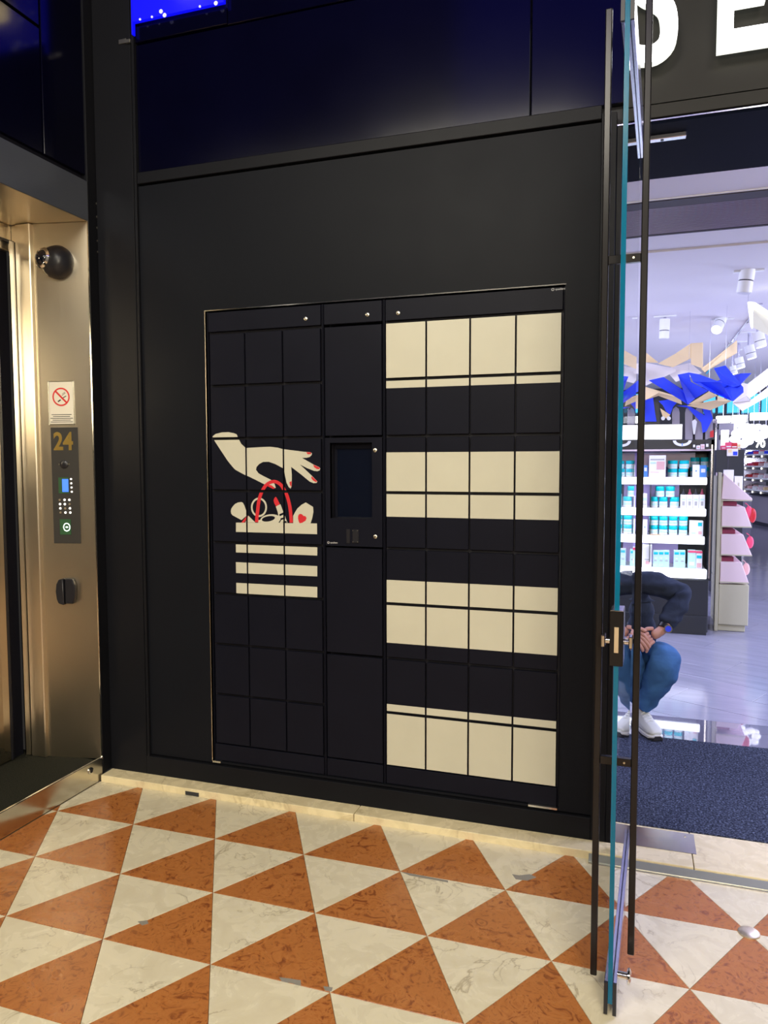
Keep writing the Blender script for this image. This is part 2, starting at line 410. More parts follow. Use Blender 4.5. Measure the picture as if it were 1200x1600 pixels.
# ---- lift: splayed reveal, jamb, doors
ANG = math.atan(.2)
lift = thing('lift_portal', 'brushed steel lift portal in the left wall with raised dark mat', 'lift', (XL, RV, 0))
K = .2
def rvl(x): return RV + K*(x-XL)
re = MB().prism([(XL, RV), (XL-.006, RV+.05), (-.84, rvl(-.84)+.05), (-.84, rvl(-.84))], lambda a, b, z: (a, b, z), .10, 2.62)
part('reveal_panel', re, 'steel', lift, .001)
part('corner_edge', MB().box(XL-.004, XL+.002, RV-.003, RV+.003, .11, 2.62), 'chrome', lift)
jb = MB().box(-.925, -.84, rvl(-.84)-.022, rvl(-.84)+.05, .10, 2.62)
part('door_jamb', jb, 'steel', lift, .004)
part('door_jamb', MB().box(-.958, -.925, rvl(-.84)-.010, rvl(-.84)+.05, .10, 2.62), 'steel', lift, .003)
part('jamb_strip', MB().box(-.935, -.929, -.185, -.14, .10, 2.54), 'chrome', lift)
part('door_header', MB().box(-1.02, -.955, LO0, -.145, 2.50, 2.62), 'steel', lift, .003)
part('header_strip', MB().box(-.975, -.935, LO0, -.15, 2.535, 2.545), 'blackp', lift)
part('soffit', MB().box(-1.2, XL-.002, LO0, RV, 2.621, 2.64), 'steel', lift)
part('door_gap', MB().box(-1.03, -.985, -.235, -.146, .10, 2.5), 'gap', lift)
part('lift_door', MB().box(-1.02, -.968, -1.12, -.232, .105, 2.49), 'steeldoor', lift, .003, label='polished steel sliding lift door')
part('lift_door', MB().box(-1.02, -.968, -2.02, -1.124, .105, 2.49), 'steeldoor', lift, .003)
part('door_edge_seal', MB().box(-.985, -.964, -.236, -.226, .105, 2.40), 'blackp', lift)
part('floor_mat', MB().box(-1.05, XL-.012, LO0, -.10, .085, .100), 'mat_lift', lift)
part('platform', MB().box(-1.05, XL-.006, LO0, -.06, 0.0, .085), 'gap', lift)
rs = MB().box(XL-.012, XL, LO0-.06, RV, .0, .110)
rp = part('riser_plate', rs, 'steelh', lift, .002)
b_ = MB().lathe([(.016, 0), (.016, .004), (.012, .006)], (XL, -.165, .075), (1, 0, 0), 20)
part('bolt_socket', b_, 'chrome', rp, 0, True)
part('socket_hole', MB().cyl((XL+.004, -.165, .075), (XL+.0066, -.165, .075), .010, n=18), 'gap', rp)
part('reveal_panel', MB().box(-.95, XL, LO0-.12, LO0, .0, 2.62), 'steel', lift, .001)
# things on the reveal, local frame: x to the right, -y out of the plate
def on_rev(name, label, cat, x, z): return thing(name, label, cat, (x, rvl(x)-.0005, z), ANG)
def revpx(px, py):
    d = fw + rt*(px-600)/FPX - up*(py-800)/FPX
    t = (RV + K*(CAM.x-XL) - CAM.y)/(d.y - K*d.x); p = CAM + d*t; return p
def loc2(p, o):
    q = WM[o.name].inverted() @ p; return q.x, q.z
# control panel
p0 = revpx(104, 758); cp = on_rev('lift_control_panel', 'black lift call panel with gold number 24 on steel reveal', 'panel', p0.x, p0.z)
a = loc2(revpx(79.5, 668), cp); b = loc2(revpx(85, 849), cp); c = loc2(revpx(127, 849), cp); d = loc2(revpx(121.5, 668), cp)
xl = (a[0]+b[0])/2; xr = (c[0]+d[0])/2; zt = (a[1]+d[1])/2; zb = (b[1]+c[1])/2
part('face_plate', MB().box(xl, xr, -.003, 0, zb, zt), 'plate', cp, .0008, local=True)
q = loc2(revpx(99.5, 691), cp)
text('floor_number', '24', .115, 'gold', cp, (q[0], -.0035, q[1]), bold=.003, sx=.85)
q = loc2(revpx(101, 725.5), cp)
part('lens', MB().lathe([(.020, 0), (.020, .004), (.015, .007), (.006, .009)], (q[0], -.003, q[1]), (0, -1, 0), 20), 'blackp', cp, 0, True, local=True)
for s in (-1, 1): part('lens_screw', MB().cyl((q[0]+s*.024, -.003, q[1]), (q[0]+s*.024, -.005, q[1]), .004, n=10), 'screw', cp, local=True)
a = loc2(revpx(92, 746), cp); b = loc2(revpx(109, 771), cp)
part('screen_frame', MB().box(a[0], b[0], -.006, -.003, b[1], a[1]), 'green', cp, .001, local=True)
part('display_screen', MB().box(a[0]+.020, b[0]-.002, -.0072, -.006, b[1]+.008, a[1]-.008), 'blue_lcd', cp, local=True)
for k in range(4):
    q = loc2(revpx(111.8+k*.4, 748.5+k*6.6), cp)
    part('indicator_light', MB().cyl((q[0], -.003, q[1]), (q[0], -.0055, q[1]), .0045, n=10), 'led', cp, local=True)
for rI in range(4):
    for cI in range(3):
        q = loc2(revpx(94+cI*7.5+rI*.5, 781+rI*6.6), cp)
        part('key', MB().cyl((q[0], -.003, q[1]), (q[0], -.006, q[1]), .0058, .0045, n=10), 'led' if (rI+cI) % 3 else 'brass', cp, local=True)
a = loc2(revpx(94, 811), cp); b = loc2(revpx(112, 835.5), cp)
gp = part('card_reader', MB().box(a[0], b[0], -.005, -.003, b[1], a[1]), 'green', cp, .001, local=True)
q = loc2(revpx(105.5, 823.5), cp); ringm = MB()
for k in range(20):
    t0 = 2*math.pi*k/20; t1 = 2*math.pi*(k+1)/20
    ringm.add([(q[0]+rr*math.cos(t), -.0062, q[1]+rr*1.15*math.sin(t)) for t in (t0, t1) for rr in (.014, .0175)], [(0, 1, 3, 2)])
ringm.box(q[0]-.007, q[0]+.007, -.0065, -.005, q[1]-.001, q[1]+.001)
ringm.box(q[0]-.004, q[0]-.002, -.0065, -.005, q[1]-.004, q[1]+.004).box(q[0]+.002, q[0]+.004, -.0065, -.005, q[1]-.004, q[1]+.004)
part('lit_symbol', ringm, 'ring_led', gp, local=True)
# no smoking sign
p0 = revpx(97, 632); sg = on_rev('no_smoking_sign', 'small white no smoking sign above the number 24 panel', 'sign', p0.x, p0.z)
a = loc2(revpx(76.5, 597), sg); b = loc2(revpx(79, 661), sg); c = loc2(revpx(117, 664), sg)
x0, x1, z0, z1 = (a[0]+b[0])/2, c[0]-.002, (b[1]+c[1])/2, a[1]
part('sign_board', MB().box(x0, x1, -.004, 0, z0, z1), 'paper', sg, .001, local=True)
part('sign_holder', MB().box(x0-.004, x0, -.006, 0, z0-.004, z1+.004).box(x1, x1+.004, -.006, 0, z0-.004, z1+.004).box(x0, x1, -.006, 0, z0-.004, z0).box(x0, x1, -.006, 0, z1, z1+.004), 'glass', sg, local=True)
cx_ = (x0+x1)/2; cz_ = z1-.07; R_ = .043; rg = MB()
for k in range(28):
    t0 = 2*math.pi*k/28; t1 = 2*math.pi*(k+1)/28
    rg.add([(cx_+rr*math.cos(t), -.0046, cz_+rr*math.sin(t)) for t in (t0, t1) for rr in (R_-.007, R_)], [(0, 1, 3, 2)])
dd = .0029; e = R_-.004
rg.add([(cx_-e*.7+dd, -.0049, cz_+e*.7+dd), (cx_-e*.7-dd, -.0049, cz_+e*.7-dd), (cx_+e*.7-dd, -.0049, cz_-e*.7-dd), (cx_+e*.7+dd, -.0049, cz_-e*.7+dd)], [(0, 1, 2, 3)])
part('prohibition_ring', rg, 'sred', sg, local=True)
cg = MB()
def bar2(mb, xa, za, xb, zb_, w_, y): 
    v = Vector((xb-xa, zb_-za)).normalized(); n = Vector((-v.y, v.x))*w_/2
    mb.add([(xa+n.x, y, za+n.y), (xa-n.x, y, za-n.y), (xb-n.x, y, zb_-n.y), (xb+n.x, y, zb_+n.y)], [(0, 1, 2, 3)])
bar2(cg, cx_-.016, cz_-.022, cx_-.002, cz_-.013, .006, -.0045); bar2(cg, cx_+.006, cz_-.006, cx_+.026, cz_+.004, .004, -.0045)
bar2(cg, cx_+.004, cz_+.006, cx_+.022, cz_+.018, .0022, -.0045); bar2(cg, cx_+.006, cz_+.014, cx_+.02, cz_+.022, .0018, -.0045)
part('cigarette_symbol', cg, 'sblack', sg, local=True)
tl = MB()
for k in range(5):
    w_ = (.10, .085, .112, .09, .11)[k]*.5; tl.add([(cx_-w_, -.0045, z0+.045-k*.0085), (cx_+w_, -.0045, z0+.045-k*.0085), (cx_+w_, -.0045, z0+.042-k*.0085), (cx_-w_, -.0045, z0+.042-k*.0085)], [(0, 1, 2, 3)])
part('fine_print', tl, 'sblack', sg, local=True)
# dome camera
p0 = revpx(92, 411); dc = on_rev('dome_camera', 'black domed security camera on steel lift reveal', 'camera', p0.x, p0.z)
part('housing', MB().lathe([(.075, 0), (.076, .02), (.066, .045), (.048, .066), (.03, .075)], (0, 0, 0), (0, -1, 0), 28), 'blackp', dc, 0, True, local=True)
part('lens_ring', MB().lathe([(.046, 0), (.048, .012), (.040, .020), (.038, .018)], (-.040, -.052, .008), (-.35, -.9, .1), 24), 'chrome', dc, 0, True, local=True)
part('lens', MB().lathe([(.038, 0), (.034, .012), (.02, .022), (.006, .026)], (-.043, -.060, .009), (-.35, -.9, .1), 20), 'screen', dc, 0, True, local=True)
part('camera_screw', MB().cyl((.055, -.01, -.02), (.060, -.03, -.02), .004, n=10), 'screw', dc, local=True)
# knob
p0 = revpx(107, 923); kb = on_rev('key_switch', 'black rounded key switch below the lift call panel', 'switch', p0.x, p0.z)
pl = [(-.030, .058), (-.042, .035), (-.046, 0), (-.042, -.035), (-.034, -.056), (-.006, -.064), (-.006, .062)]
part('guard', MB().prism(pl, lambda a, b, z: (a, z, b), 0, -.035), 'blackp', kb, .004, True, local=True)
pl = [(-.004, .062), (.034, .058), (.044, .03), (.046, 0), (.044, -.03), (.036, -.058), (-.004, -.058)]
part('cover', MB().prism(pl, lambda a, b, z: (a, z, b), 0, -.026), 'blackp', kb, .004, True, local=True)

# ------------------------------------------------------------------ back wall
XR = 1.76                          # end of the wall at the shop opening
LX0, LX1, LZ0, LZ1 = -.014, 1.561, .134, 2.192
wb = solo('wall_back', MB().box(XL, -.02, .03, .62, 0, 8.6).box(1.566, XR-.002, .03, .62, 0, 8.6).box(-.02, 1.566, .03, .62, 2.21, 8.6).box(-.02, 1.566, .03, .62, 0, .12), 'gap', kind='structure', base=(0, 0, 0))
mb = MB().box(-.350, LX0, -.006, .03, .125, 2.775).box(LX1, 1.688, -.006, .03, .125, 2.775).box(LX0, LX1, -.006, .03, LZ1, 2.775).box(LX0, LX1, -.006, .03, .125, LZ0)
part('wall_panel', mb, 'panel', wb)
part('opening_edge', MB().box(LX0-.0035, LX0, -.0075, .02, LZ0, LZ1+.003), 'steel', wb, label='raw cut edge of the panel')
part('opening_edge', MB().box(LX0-.003, LX1+.003, -.0075, .02, LZ1, LZ1+.0045), 'chrome', wb)
part('opening_edge', MB().box(LX1, LX1+.003, -.0075, .02, LZ0, LZ1), 'frame', wb)
for x0, x1 in ((-.012, .03), (1.44, 1.556)):
    part('floor_clip', MB().box(x0, x1, -.014, .0, LZ0-.006, LZ0+.004), 'chrome', wb, .001)
part('upper_panel', MB().box(-.350, 1.418, -.002, .03, 2.838, 3.398), 'upper', wb, .002)
part('upper_panel', MB().box(1.424, XR, -.002, .03, 2.838, 3.398), 'upper', wb, .002)
part('upper_panel', MB().box(.12, XR, -.002, .03, 3.406, 8.6), 'upper', wb, .002)
part('upper_rail', MB().box(-.348, .12, -.010, .03, 3.406, 3.474), 'upper', wb, .002)
trm = solo('trim_3', MB().box(XL+.002, -.368, -.020, .03, .031, 8.6), 'frame', kind='structure', bev=.002)
solo('trim_4', MB().box(-.363, -.350, -.022, .03, .118, 8.6), 'frame', kind='structure', bev=.002)
solo('trim_5', MB().box(-.350, XR-.075, -.016, .03, 2.784, 2.834), 'frame', kind='structure', bev=.002)
solo('baseboard_back', MB().box(-.368, XR-.075, -.020, .03, .031, .118), 'frame', kind='structure', bev=.002)
solo('trim_6', MB().box(XR-.075, XR-.02, -.022, .03, .031, 2.80).box(XR-.02, XR, -.015, .62, .031, 2.75), 'frame', kind='structure', bev=.002)
ck = thing('corner_clip', 'small pale metal clip fixed high in the dark corner', 'clip', (-.39, -.022, 3.41))
part('clip_plate', MB().box(-.425, -.385, -.025, -.020, 3.405, 3.425), 'screw', ck, .001); part('hook', MB().box(-.385, -.360, -.032, -.022, 3.400, 3.415), 'screw', ck, .001)
# blue starry screen above
bs = thing('blue_star_screen', 'glowing blue light screen with white dots at the top', 'screen', (-.1, -.025, 3.48))
part('screen_face', MB().box(-.340, .12, -.034, -.016, 3.482, 4.3), 'bluesky', bs)
part('screen_edge', MB().box(-.348, -.341, -.034, -.016, 3.43, 4.3), 'bluesky', bs)
for k in range(30):
    x = random.uniform(-.33, .10); z = 3.475 + random.random()**1.8*.7; r_ = random.choice((.003, .005, .009))
    part('light_dot', MB().cyl((x, -.035, z), (x, -.038, z), r_, n=10), 'star', bs)
wl_ = thing('wall_lamp', 'warm wall lamp above the blue screen, out of view', 'lamp', (-.10, -.02, 3.67))
part('lamp_body', MB().box(-.16, -.03, -.09, -.035, 3.67, 3.73), 'frame', wl_, .003)
M['warmlamp'] = mat('warm_lamp_glass', (1, .8, .5), .5, emit=(1, .78, .42), es=6)
part('lamp_shade', MB().box(-.15, -.04, -.10, -.045, 3.60, 3.668), 'warmlamp', wl_, .004)

# ------------------------------------------------------------------ parcel lockers
RH = .235; ZT = 2.0947
def rowz(k): return ZT - RH*k
LXs = [0, .1784, .3621, .5429]; RXs = [.8334, 1.0090, 1.1907, 1.3729, 1.5499]
FY = .0
def door_at(parent, x0, x1, z0, z1, g=.0062):
    x0 += g/2; x1 -= g/2; z0 += g*.9; z1 -= g*.9
    d_ = part('door', MB().box(x0, x1, FY, FY+.016, z0, z1), 'locker', parent, .0015)
    return d_, (x0, x1, z0, z1)
def cabinet(name, label, x0, x1, xs):
    t = thing(name, label, 'parcel locker', ((x0+x1)/2, .2, LZ0))
    part('carcass', MB().box(x0+.002, x1-.002, .020 if xs else .075, .5, LZ0+.002, LZ1-.004), 'gap', t)
    part('side_panel', MB().box(x0, x0+.0035, FY+.002, .5, LZ0+.001, LZ1-.003), 'locker', t, .001)
    part('side_panel', MB().box(x1-.0035, x1, FY+.002, .5, LZ0+.001, LZ1-.003), 'locker', t, .001)
    part('plinth', MB().box(x0+.007, x1-.007, FY+.001, .02, LZ0+.003, rowz(8)-.002), 'locker', t, .0015)
    part('header_panel', MB().box(x0+.007, x1-.007, FY, .02, ZT+.006, LZ1-.006), 'locker', t, .0015)
    return t
def screw_lock(parent, x, z, y=FY):
    l = part('lock', MB().lathe([(.0085, 0), (.0085, .002), (.007, .003)], (x, y, z), (0, -1, 0), 16), 'screw', parent, 0, True)
    part('keyhole', MB().box(x-.0012, x+.0012, y-.0036, y-.003, z-.004, z+.004), 'gap', l)
cabL = cabinet('parcel_locker_cabinet', 'black locker cabinet at left printed with a hand holding a shopping bag', LX0+.003, .5500, LXs)
cabM = cabinet('parcel_locker_cabinet', 'middle black locker cabinet with the recessed touch screen terminal', .5515, .8255, None)
cabR = cabinet('parcel_locker_cabinet', 'black locker cabinet at right with broad cream stripes', .8270, LX1-.002, RXs)
p = at('y', 0, 477.5, 498); screw_lock(cabL, p.x, p.z)
p = at('y', 0, 574, 491.5); screw_lock(cabM, p.x, p.z)
p = at('y', 0, 622, 489); screw_lock(cabR, p.x, p.z)
doorsL = [door_at(cabL, LXs[c], LXs[c+1], rowz(r+1), rowz(r)) for r in range(8) for c in range(3)]
doorsR = [door_at(cabR, RXs[c], RXs[c+1], rowz(r+1), rowz(r)) for r in range(8) for c in range(4)]
for k in (0, 4, 6): door_at(cabM, .558, .820, rowz(k+2), rowz(k))
# cream stripes: slabs on each door, one print per door
for d_, (x0, x1, z0, z1) in doorsR:
    pm = MB()
    for a, b in ((0, 1.155), (2.285, 3.43), (4.57, 5.715), (6.845, 8.0)):
        zt, zb = min(rowz(a), z1-.0008), max(rowz(b), z0+.0008)
        if zt > zb: pm.box(x0+.0008, x1-.0008, FY-.0006, FY+.001, zb, zt)
    if pm.v: part('vinyl_stripe', pm, 'vinyl', d_, label='cream vinyl stripe')
# the artwork, measured on the photo
W2 = lambda pts: [(at('y', 0, *q).x, at('y', 0, *q).z) for q in pts]
def C7(pts): return W2([(350+x/7.5, 760+y/7.5) for x, y in pts])
def ell(cx, cy, rx, ry, ang=0, n=28):
    ca, sa = math.cos(ang), math.sin(ang)
    return W2([(cx+rx*math.cos(t)*ca-ry*math.sin(t)*sa, cy+rx*math.cos(t)*sa+ry*math.sin(t)*ca) for t in (2*math.pi*k/n for k in range(n))])
def stroke(pts, w_):
    L, R = [], []
    for i, q in enumerate(pts):
        a = Vector(pts[max(i-1, 0)]); b = Vector(pts[min(i+1, len(pts)-1)]); n = (b-a).normalized(); n = Vector((-n.y, n.x))*w_/2
        L.append((q[0]+n.x, q[1]+n.y)); R.append((q[0]-n.x, q[1]-n.y))
    return W2(L+R[::-1])
def smooth_pts(pts, n=3):
    out = []
    for i in range(len(pts)-1):
        p0, p1, p2, p3 = [Vector(pts[max(0, min(len(pts)-1, i+k))]) for k in (-1, 0, 1, 2)]
        for s in range(n):
            t = s/n; out.append(tuple(.5*((2*p1)+(-p0+p2)*t+(2*p0-5*p1+4*p2-p3)*t*t+(-p0+3*p1-3*p2+p3)*t**3)))
    return out+[tuple(pts[-1])]
hand = [(332, 682), (337, 678), (347, 675.6), (357, 675.2), (366, 677), (370, 678.8), (372, 684), (377, 693.5), (384, 700), (400, 699), (410, 698.5), (422, 698), (434, 699.5), (441, 701.5), (460, 704), (476, 706), (484, 706.3), (487.5, 708), (487, 711), (484, 714), (479, 715.3), (472, 715.5),
        (489, 725.3), (499, 730), (500.5, 732), (499.5, 735), (496, 736.3), (491, 735.8), (480, 731.5), (469, 726), (488, 744), (496, 752), (495, 754.5), (490, 755), (484, 752.5), (470, 741), (455, 729.5), (456, 742), (456, 752), (455.8, 760), (454, 763.3), (451, 761), (448, 755), (445.5, 744), (444, 735), (442, 731.5),
        (430, 725), (420, 721.5), (411, 721.8), (405, 725), (401, 729.5), (400, 734), (404, 739.5), (410, 743), (424, 750), (429, 756), (431, 762), (429, 763.2), (422, 760), (412.5, 756.5), (400, 750), (387, 743.7), (382.5, 742), (375, 738), (367.5, 733.8), (363, 729), (355.5, 719.5), (347, 706.8), (338, 693), (333, 685)]
hp = smooth_pts([(401.2, 816), (401.8, 806), (402.7, 798.7), (404, 787), (406, 777), (410, 767), (416, 758), (424, 753), (431, 752.7), (439, 757.5), (444.5, 766), (449, 775.5), (453.3, 793), (455.4, 816.5)], 3)
ART = [(0, W2(hand)), (0, C7([(80, 290), (86, 262), (105, 232), (130, 205), (165, 188), (205, 183), (222, 192), (240, 225), (262, 290), (275, 335), (205, 395), (150, 365), (100, 338), (84, 318)])),
       (0, ell(404.7, 792.7, 12.6, 15.2)), (2, ell(404.7, 792.7, 9.9, 12.3)),
       (0, C7([(285, 342), (370, 424), (250, 424)])), (0, ell(422.5, 812, 16, 8.4, -.1)), (0, C7([(400, 395), (700, 360), (700, 430), (400, 425)])), (2, ell(419.5, 810.6, 10.4, 4.1, -.18)),
       (2, C7([(640, 424), (700, 330), (700, 424)])),
       (0, C7([(608, 235), (662, 208), (697, 300), (745, 425), (655, 425), (672, 395), (640, 350), (630, 300)])),
       (2, C7([(648, 326), (700, 304), (706, 326), (655, 350)])), (2, C7([(662, 375), (715, 358), (718, 380), (664, 396)])), (2, C7([(690, 424), (700, 405), (732, 405), (738, 424)])),
       (1, C7([(582, 165), (590, 140), (608, 120), (622, 140), (656, 206), (612, 236), (592, 200)])),
       (1, stroke(hp, 5.2)),
       (0, C7([(812, 345), (835, 300), (862, 258), (910, 215), (960, 188), (1045, 240), (1049, 300), (1036, 370), (1016, 432), (812, 432)])),
       (1, C7([(868, 372), (870, 345), (882, 326), (903, 320), (922, 332), (932, 346), (955, 348), (969, 372), (958, 400), (920, 425), (888, 432), (876, 410)])),
       (1, C7([(272, 342), (286, 350), (238, 424), (203, 424)])),
       (1, W2([(478.5, 706.4), (486.5, 706.8), (486, 709.5), (481, 709.8)])), (1, W2([(489.5, 725.8), (500, 730.8), (499, 733.2), (495, 732.6), (491, 730)])),
       (1, W2([(487.3, 743.8), (496, 752), (493.5, 753.2), (489, 750.5), (486.6, 747)])), (1, W2([(455.9, 751.5), (455.8, 761), (453.3, 758), (452.4, 753.5)])), (1, W2([(418, 757.5), (424, 758), (430.5, 763), (427, 764), (419, 760)])),
       (0, W2([(369, 816.5), (495.5, 817.8), (495.7, 834.6), (369, 831)])), (0, W2([(368.8, 848.7), (496, 853.5), (496, 868), (369, 863)])),
       (0, W2([(368.9, 878.2), (496, 884.5), (496, 900.6), (369.2, 895.2)])), (0, W2([(369.5, 910.6), (496, 917), (496, 933.6), (369.6, 926.8)]))]
for d_, (x0, x1, z0, z1) in doorsL:
    for li, (mi, pol) in enumerate(ART):
        y = FY-.0003-.00006*li
        c_ = clip(list(pol), x0+.0006, x1-.0006, z0+.0006, z1-.0006)
        if len(c_) < 3: continue
        tri = [t for t in tessellate_polygon([[Vector((q[0], q[1], 0)) for q in c_]]) if len(set(t)) == 3]
        if tri: part('printed_graphic', MB().add([(q[0], y, q[1]) for q in c_], [tuple(t) for t in tri]), ('vinyl', 'vred', 'vblack')[mi], d_)
# terminal in the middle cabinet
tm = thing('touch_screen_terminal', 'recessed dark touch screen terminal in the middle locker cabinet', 'terminal', (.69, .02, rowz(4)))
a = at('y', 0, 515.6, 692); b = at('y', 0, 581.5, 811); X0, X1, Z1, Z0 = a.x, b.x, a.z, b.z
fx0, fx1, fz0, fz1 = .5595, .8185, rowz(4)+.003, rowz(2)-.003
f_ = MB().box(fx0, X0, FY, .018, fz0, fz1).box(X1, fx1, FY, .018, fz0, fz1).box(X0, X1, FY, .018, Z1, fz1).box(X0, X1, FY, .018, fz0, Z0)
part('front_plate', f_, 'locker', tm)
part('recess', MB().box(X0-.002, X0, FY+.001, .060, Z0, Z1).box(X0, X1, FY+.018, .060, Z1, Z1+.002).box(X0, X1, .018, .060, Z0-.002, Z0).box(X1, X1+.002, .018, .060, Z0, Z1), 'gap', tm)
part('bezel', MB().box(X0, X1, .050, .060, Z1-.026, Z1-.001).box(X0, X0+.012, .050, .060, Z0, Z1-.026).box(X1-.004, X1, .050, .060, Z0, Z1-.026), 'locker', tm, .001)
part('display_screen', MB().box(X0+.0125, X1-.0045, .052, .058, Z0+.001, Z1-.0265), 'screen', tm)
part('recess_back', MB().box(.5555, .8225, .0605, .074, rowz(8), ZT), 'gap', cabM)
for q in ((586, 703.5), (586.5, 838.5)):
    p = at('y', 0, *q); screw_lock(tm, p.x, p.z)
p = at('y', 0, 548, 837.5)
part('card_reader', MB().box(p.x-.020, p.x-.002, FY-.004, FY+.002, p.z-.032, p.z+.030), 'blackp', tm, .002)
sc = part('barcode_scanner', MB().box(p.x+.008, p.x+.038, FY-.005, FY+.002, p.z-.030, p.z+.030), 'blackp', tm, .003)
for k in range(4): part('scanner_screw', MB().cyl((p.x+(.012 if k % 2 else .033), FY-.005, p.z+(-.024 if k < 2 else .024)), (p.x+(.012 if k % 2 else .033), FY-.0065, p.z+(-.024 if k < 2 else .024)), .002, n=8), 'screw', sc)
M['logo'] = mat('logo_print', (.42, .42, .42), .5)
def logo(parent, px, py, size):
    p = at('y', 0, px, py); rg = MB()
    for k in range(14):
        t0 = 2*math.pi*k/14; t1 = 2*math.pi*(k+1)/14
        rg.add([(p.x+rr*math.cos(t), -.0008, p.z+rr*math.sin(t)) for t in (t0, t1) for rr in (size*.28, size*.5)], [(0, 1, 3, 2)])
    part('maker_logo', rg, 'logo', parent)
    W = WM[parent.name].inverted() @ Vector((p.x+size*.8, -.0006, p.z))
    text('maker_lettering', 'quadient', size*.95, 'logo', parent, W, depth=.0002, align='LEFT', bold=.0002)
logo(tm, 513.2, 847.6, .0105); logo(cabR, 863.8, 452.3, .0115)

# ------------------------------------------------------------------ threshold, mat, shop floor
th = thing('marble_threshold', 'low cream marble step running along the black wall', 'step', (.6, -.05, 0))
xs = [-.568, .722, 2.058, 3.5, 5.9]
for i in range(4):
    y1 = -.018 if xs[i+1] < 1.0 else .168
    a, b = xs[i]+.0015, xs[i+1]-.0015
    if i == 1:
        pl = [(a, -.104), (b, -.112), (b, .168), (XR+.002, .168), (XR+.002, -.018), (a, -.018)]
    else: pl = [(a, -.104-(.0 if i < 2 else .010)), (b, -.104-(.0 if i < 1 else .012)), (b, y1), (a, y1)]
    part('slab', MB().prism(pl, lambda x, y, z: (x, y, z), -.005, .031), 'threshold', th, .002)
part('threshold_patch', MB().box(-.10, -.03, -.1065, -.1035, .001, .018), 'sole', th, label='dark chipped hole in the step front')
ds = thing('metal_edge_strip', 'dull steel strip along the marble step front at the shop door', 'strip', (2.3, -.125, 0))
sp_ = MB().add([(x, y+dy, z) for x, dy in ((1.685, 0), (5.0, -.016)) for y, z in ((-.1105, .0), (-.1105, .024), (-.116, .025), (-.140, .006), (-.140, .0))], [(0, 1, 2, 3, 4), (9, 8, 7, 6, 5)]+[(i, (i+1) % 5, 5+(i+1) % 5, 5+i) for i in range(5)])
part('strip_plate', sp_, 'dull', ds, .001)
part('strip_lip', MB().prism([(1.685, -.1405), (5.0, -.1565), (5.0, -.164), (1.685, -.147)], lambda x, y, z: (x, y, z), 0.0, .0035), 'steelh', ds, .0008)
hp_ = thing('pivot_cover_plate', 'scuffed shiny steel floor plate beside the glass door foot', 'plate', (1.92, .07, .031))
part('plate', MB().box(XR+.004, 2.074, -.012, .150, .031, .0335), 'steelh', hp_, .0008)
for x in (1.80, 2.04): part('plate_screw', MB().cyl((x, .12, .0335), (x, .12, .0345), .005, n=10), 'screw', hp_)
sf = solo('floor_shop', MB().box(.0, 6.5, .63, 18.6, -.05, .024).box(XR, 6.5, .17, .63, -.05, .024), 'grout', kind='structure', base=(0, 0, 0))
solo('entrance_mat', MB().box(XR+.003, 3.6, .170, 1.245, .0245, .034), 'mat_shop', 'dark blue grey speckled entrance mat inside the shop door', 'mat', bev=.002)
part('polished_strip', MB().box(XR+.003-.6, 4.5, 1.247, 1.62, .022, .030), 'polish', sf, .001, label='mirror polished dark strip behind the mat')
# diagonal planks
pa = math.radians(-27); pm_ = None; n_ = 0; rest = MB()
PLW, PLL = .30, 1.2
base_mesh = MB().box(-PLL/2+.002, PLL/2-.002, -PLW/2+.002, PLW/2-.002, .022, .030).mesh('plank_mesh', 'plank', .001)
Rm = Matrix.Rotation(pa, 4, 'Z')
for i in range(-14, 18):
    for j in range(-34, 58):
        c = Rm @ Vector((i*PLL+(j % 3)*.4, j*PLW, 0)) + Vector((2.4, 4, 0))
        cr = [c + Rm @ Vector((sx*PLL/2, sy*PLW/2, 0)) for sx in (-1, 1) for sy in (-1, 1)]
        if max(q.y for q in cr) < 1.62 or min(q.y for q in cr) > 18.4 or c.x < .3 or c.x > 5.6: continue
        inside = all(q.y > 1.622 for q in cr)
        if inside and c.y < 6 and 1.2 < c.x < 3.9:
            o = bpy.data.objects.new('plank', base_mesh); link(o, sf, Matrix.Translation(c) @ Rm)
        else:
            g = .002
            loc = [(-PLL/2+g, -PLW/2+g), (PLL/2-g, -PLW/2+g), (PLL/2-g, PLW/2-g), (-PLL/2+g, PLW/2-g)]
            pw = [tuple((c + Rm @ Vector((x, y, 0)))[:2]) for x, y in loc]
            pw = clip(pw, .05, 6.4, 1.622, 18.45)
            if len(pw) < 3: continue
            if c.y < 3 and 1.2 < c.x < 3.9: part('plank', MB().prism(pw, lambda x, y, z: (x, y, z), .022, .030), 'plank', sf)
            else: rest.prism(pw, lambda x, y, z: (x, y, z), .022, .030)
part('distant_planks', rest, 'plank', sf, kind='stuff')

# ------------------------------------------------------------------ shop shell
solo('wall_shop_left', MB().box(-.1, 0, .63, 18.6, 0, 2.9), 'shopwall', kind='structure')
solo('wall_shop_right', MB().box(5.9, 6, .2, 18.6, 0, 2.9), 'shopwall', kind='structure')
wk = solo('wall_shop_back', MB().box(-.1, 6, 18.5, 18.6, 0, 2.9), 'shopwall', kind='structure')
solo('wall_shop_front', MB().box(5.0, 6, 0, .2, 0, 8.6), 'fascia', kind='structure')
fs_ = solo('wall_fascia', MB().box(XR+.002, 5.0, .0, .3, 2.818, 8.6), 'fascia', kind='structure')
solo('trim_7', MB().box(XR+.002, 5.0, -.008, .3, 2.765, 2.812), 'fascia', kind='structure', bev=.002)
solo('trim_8', MB().box(XR+.002, 5.0, -.004, .57, 2.745, 2.762), 'soffit', kind='structure', bev=.002)
solo('trim_9', MB().box(XR-.02, 5.0, -.012, -.004, 2.752, 2.757), 'satin', kind='structure')
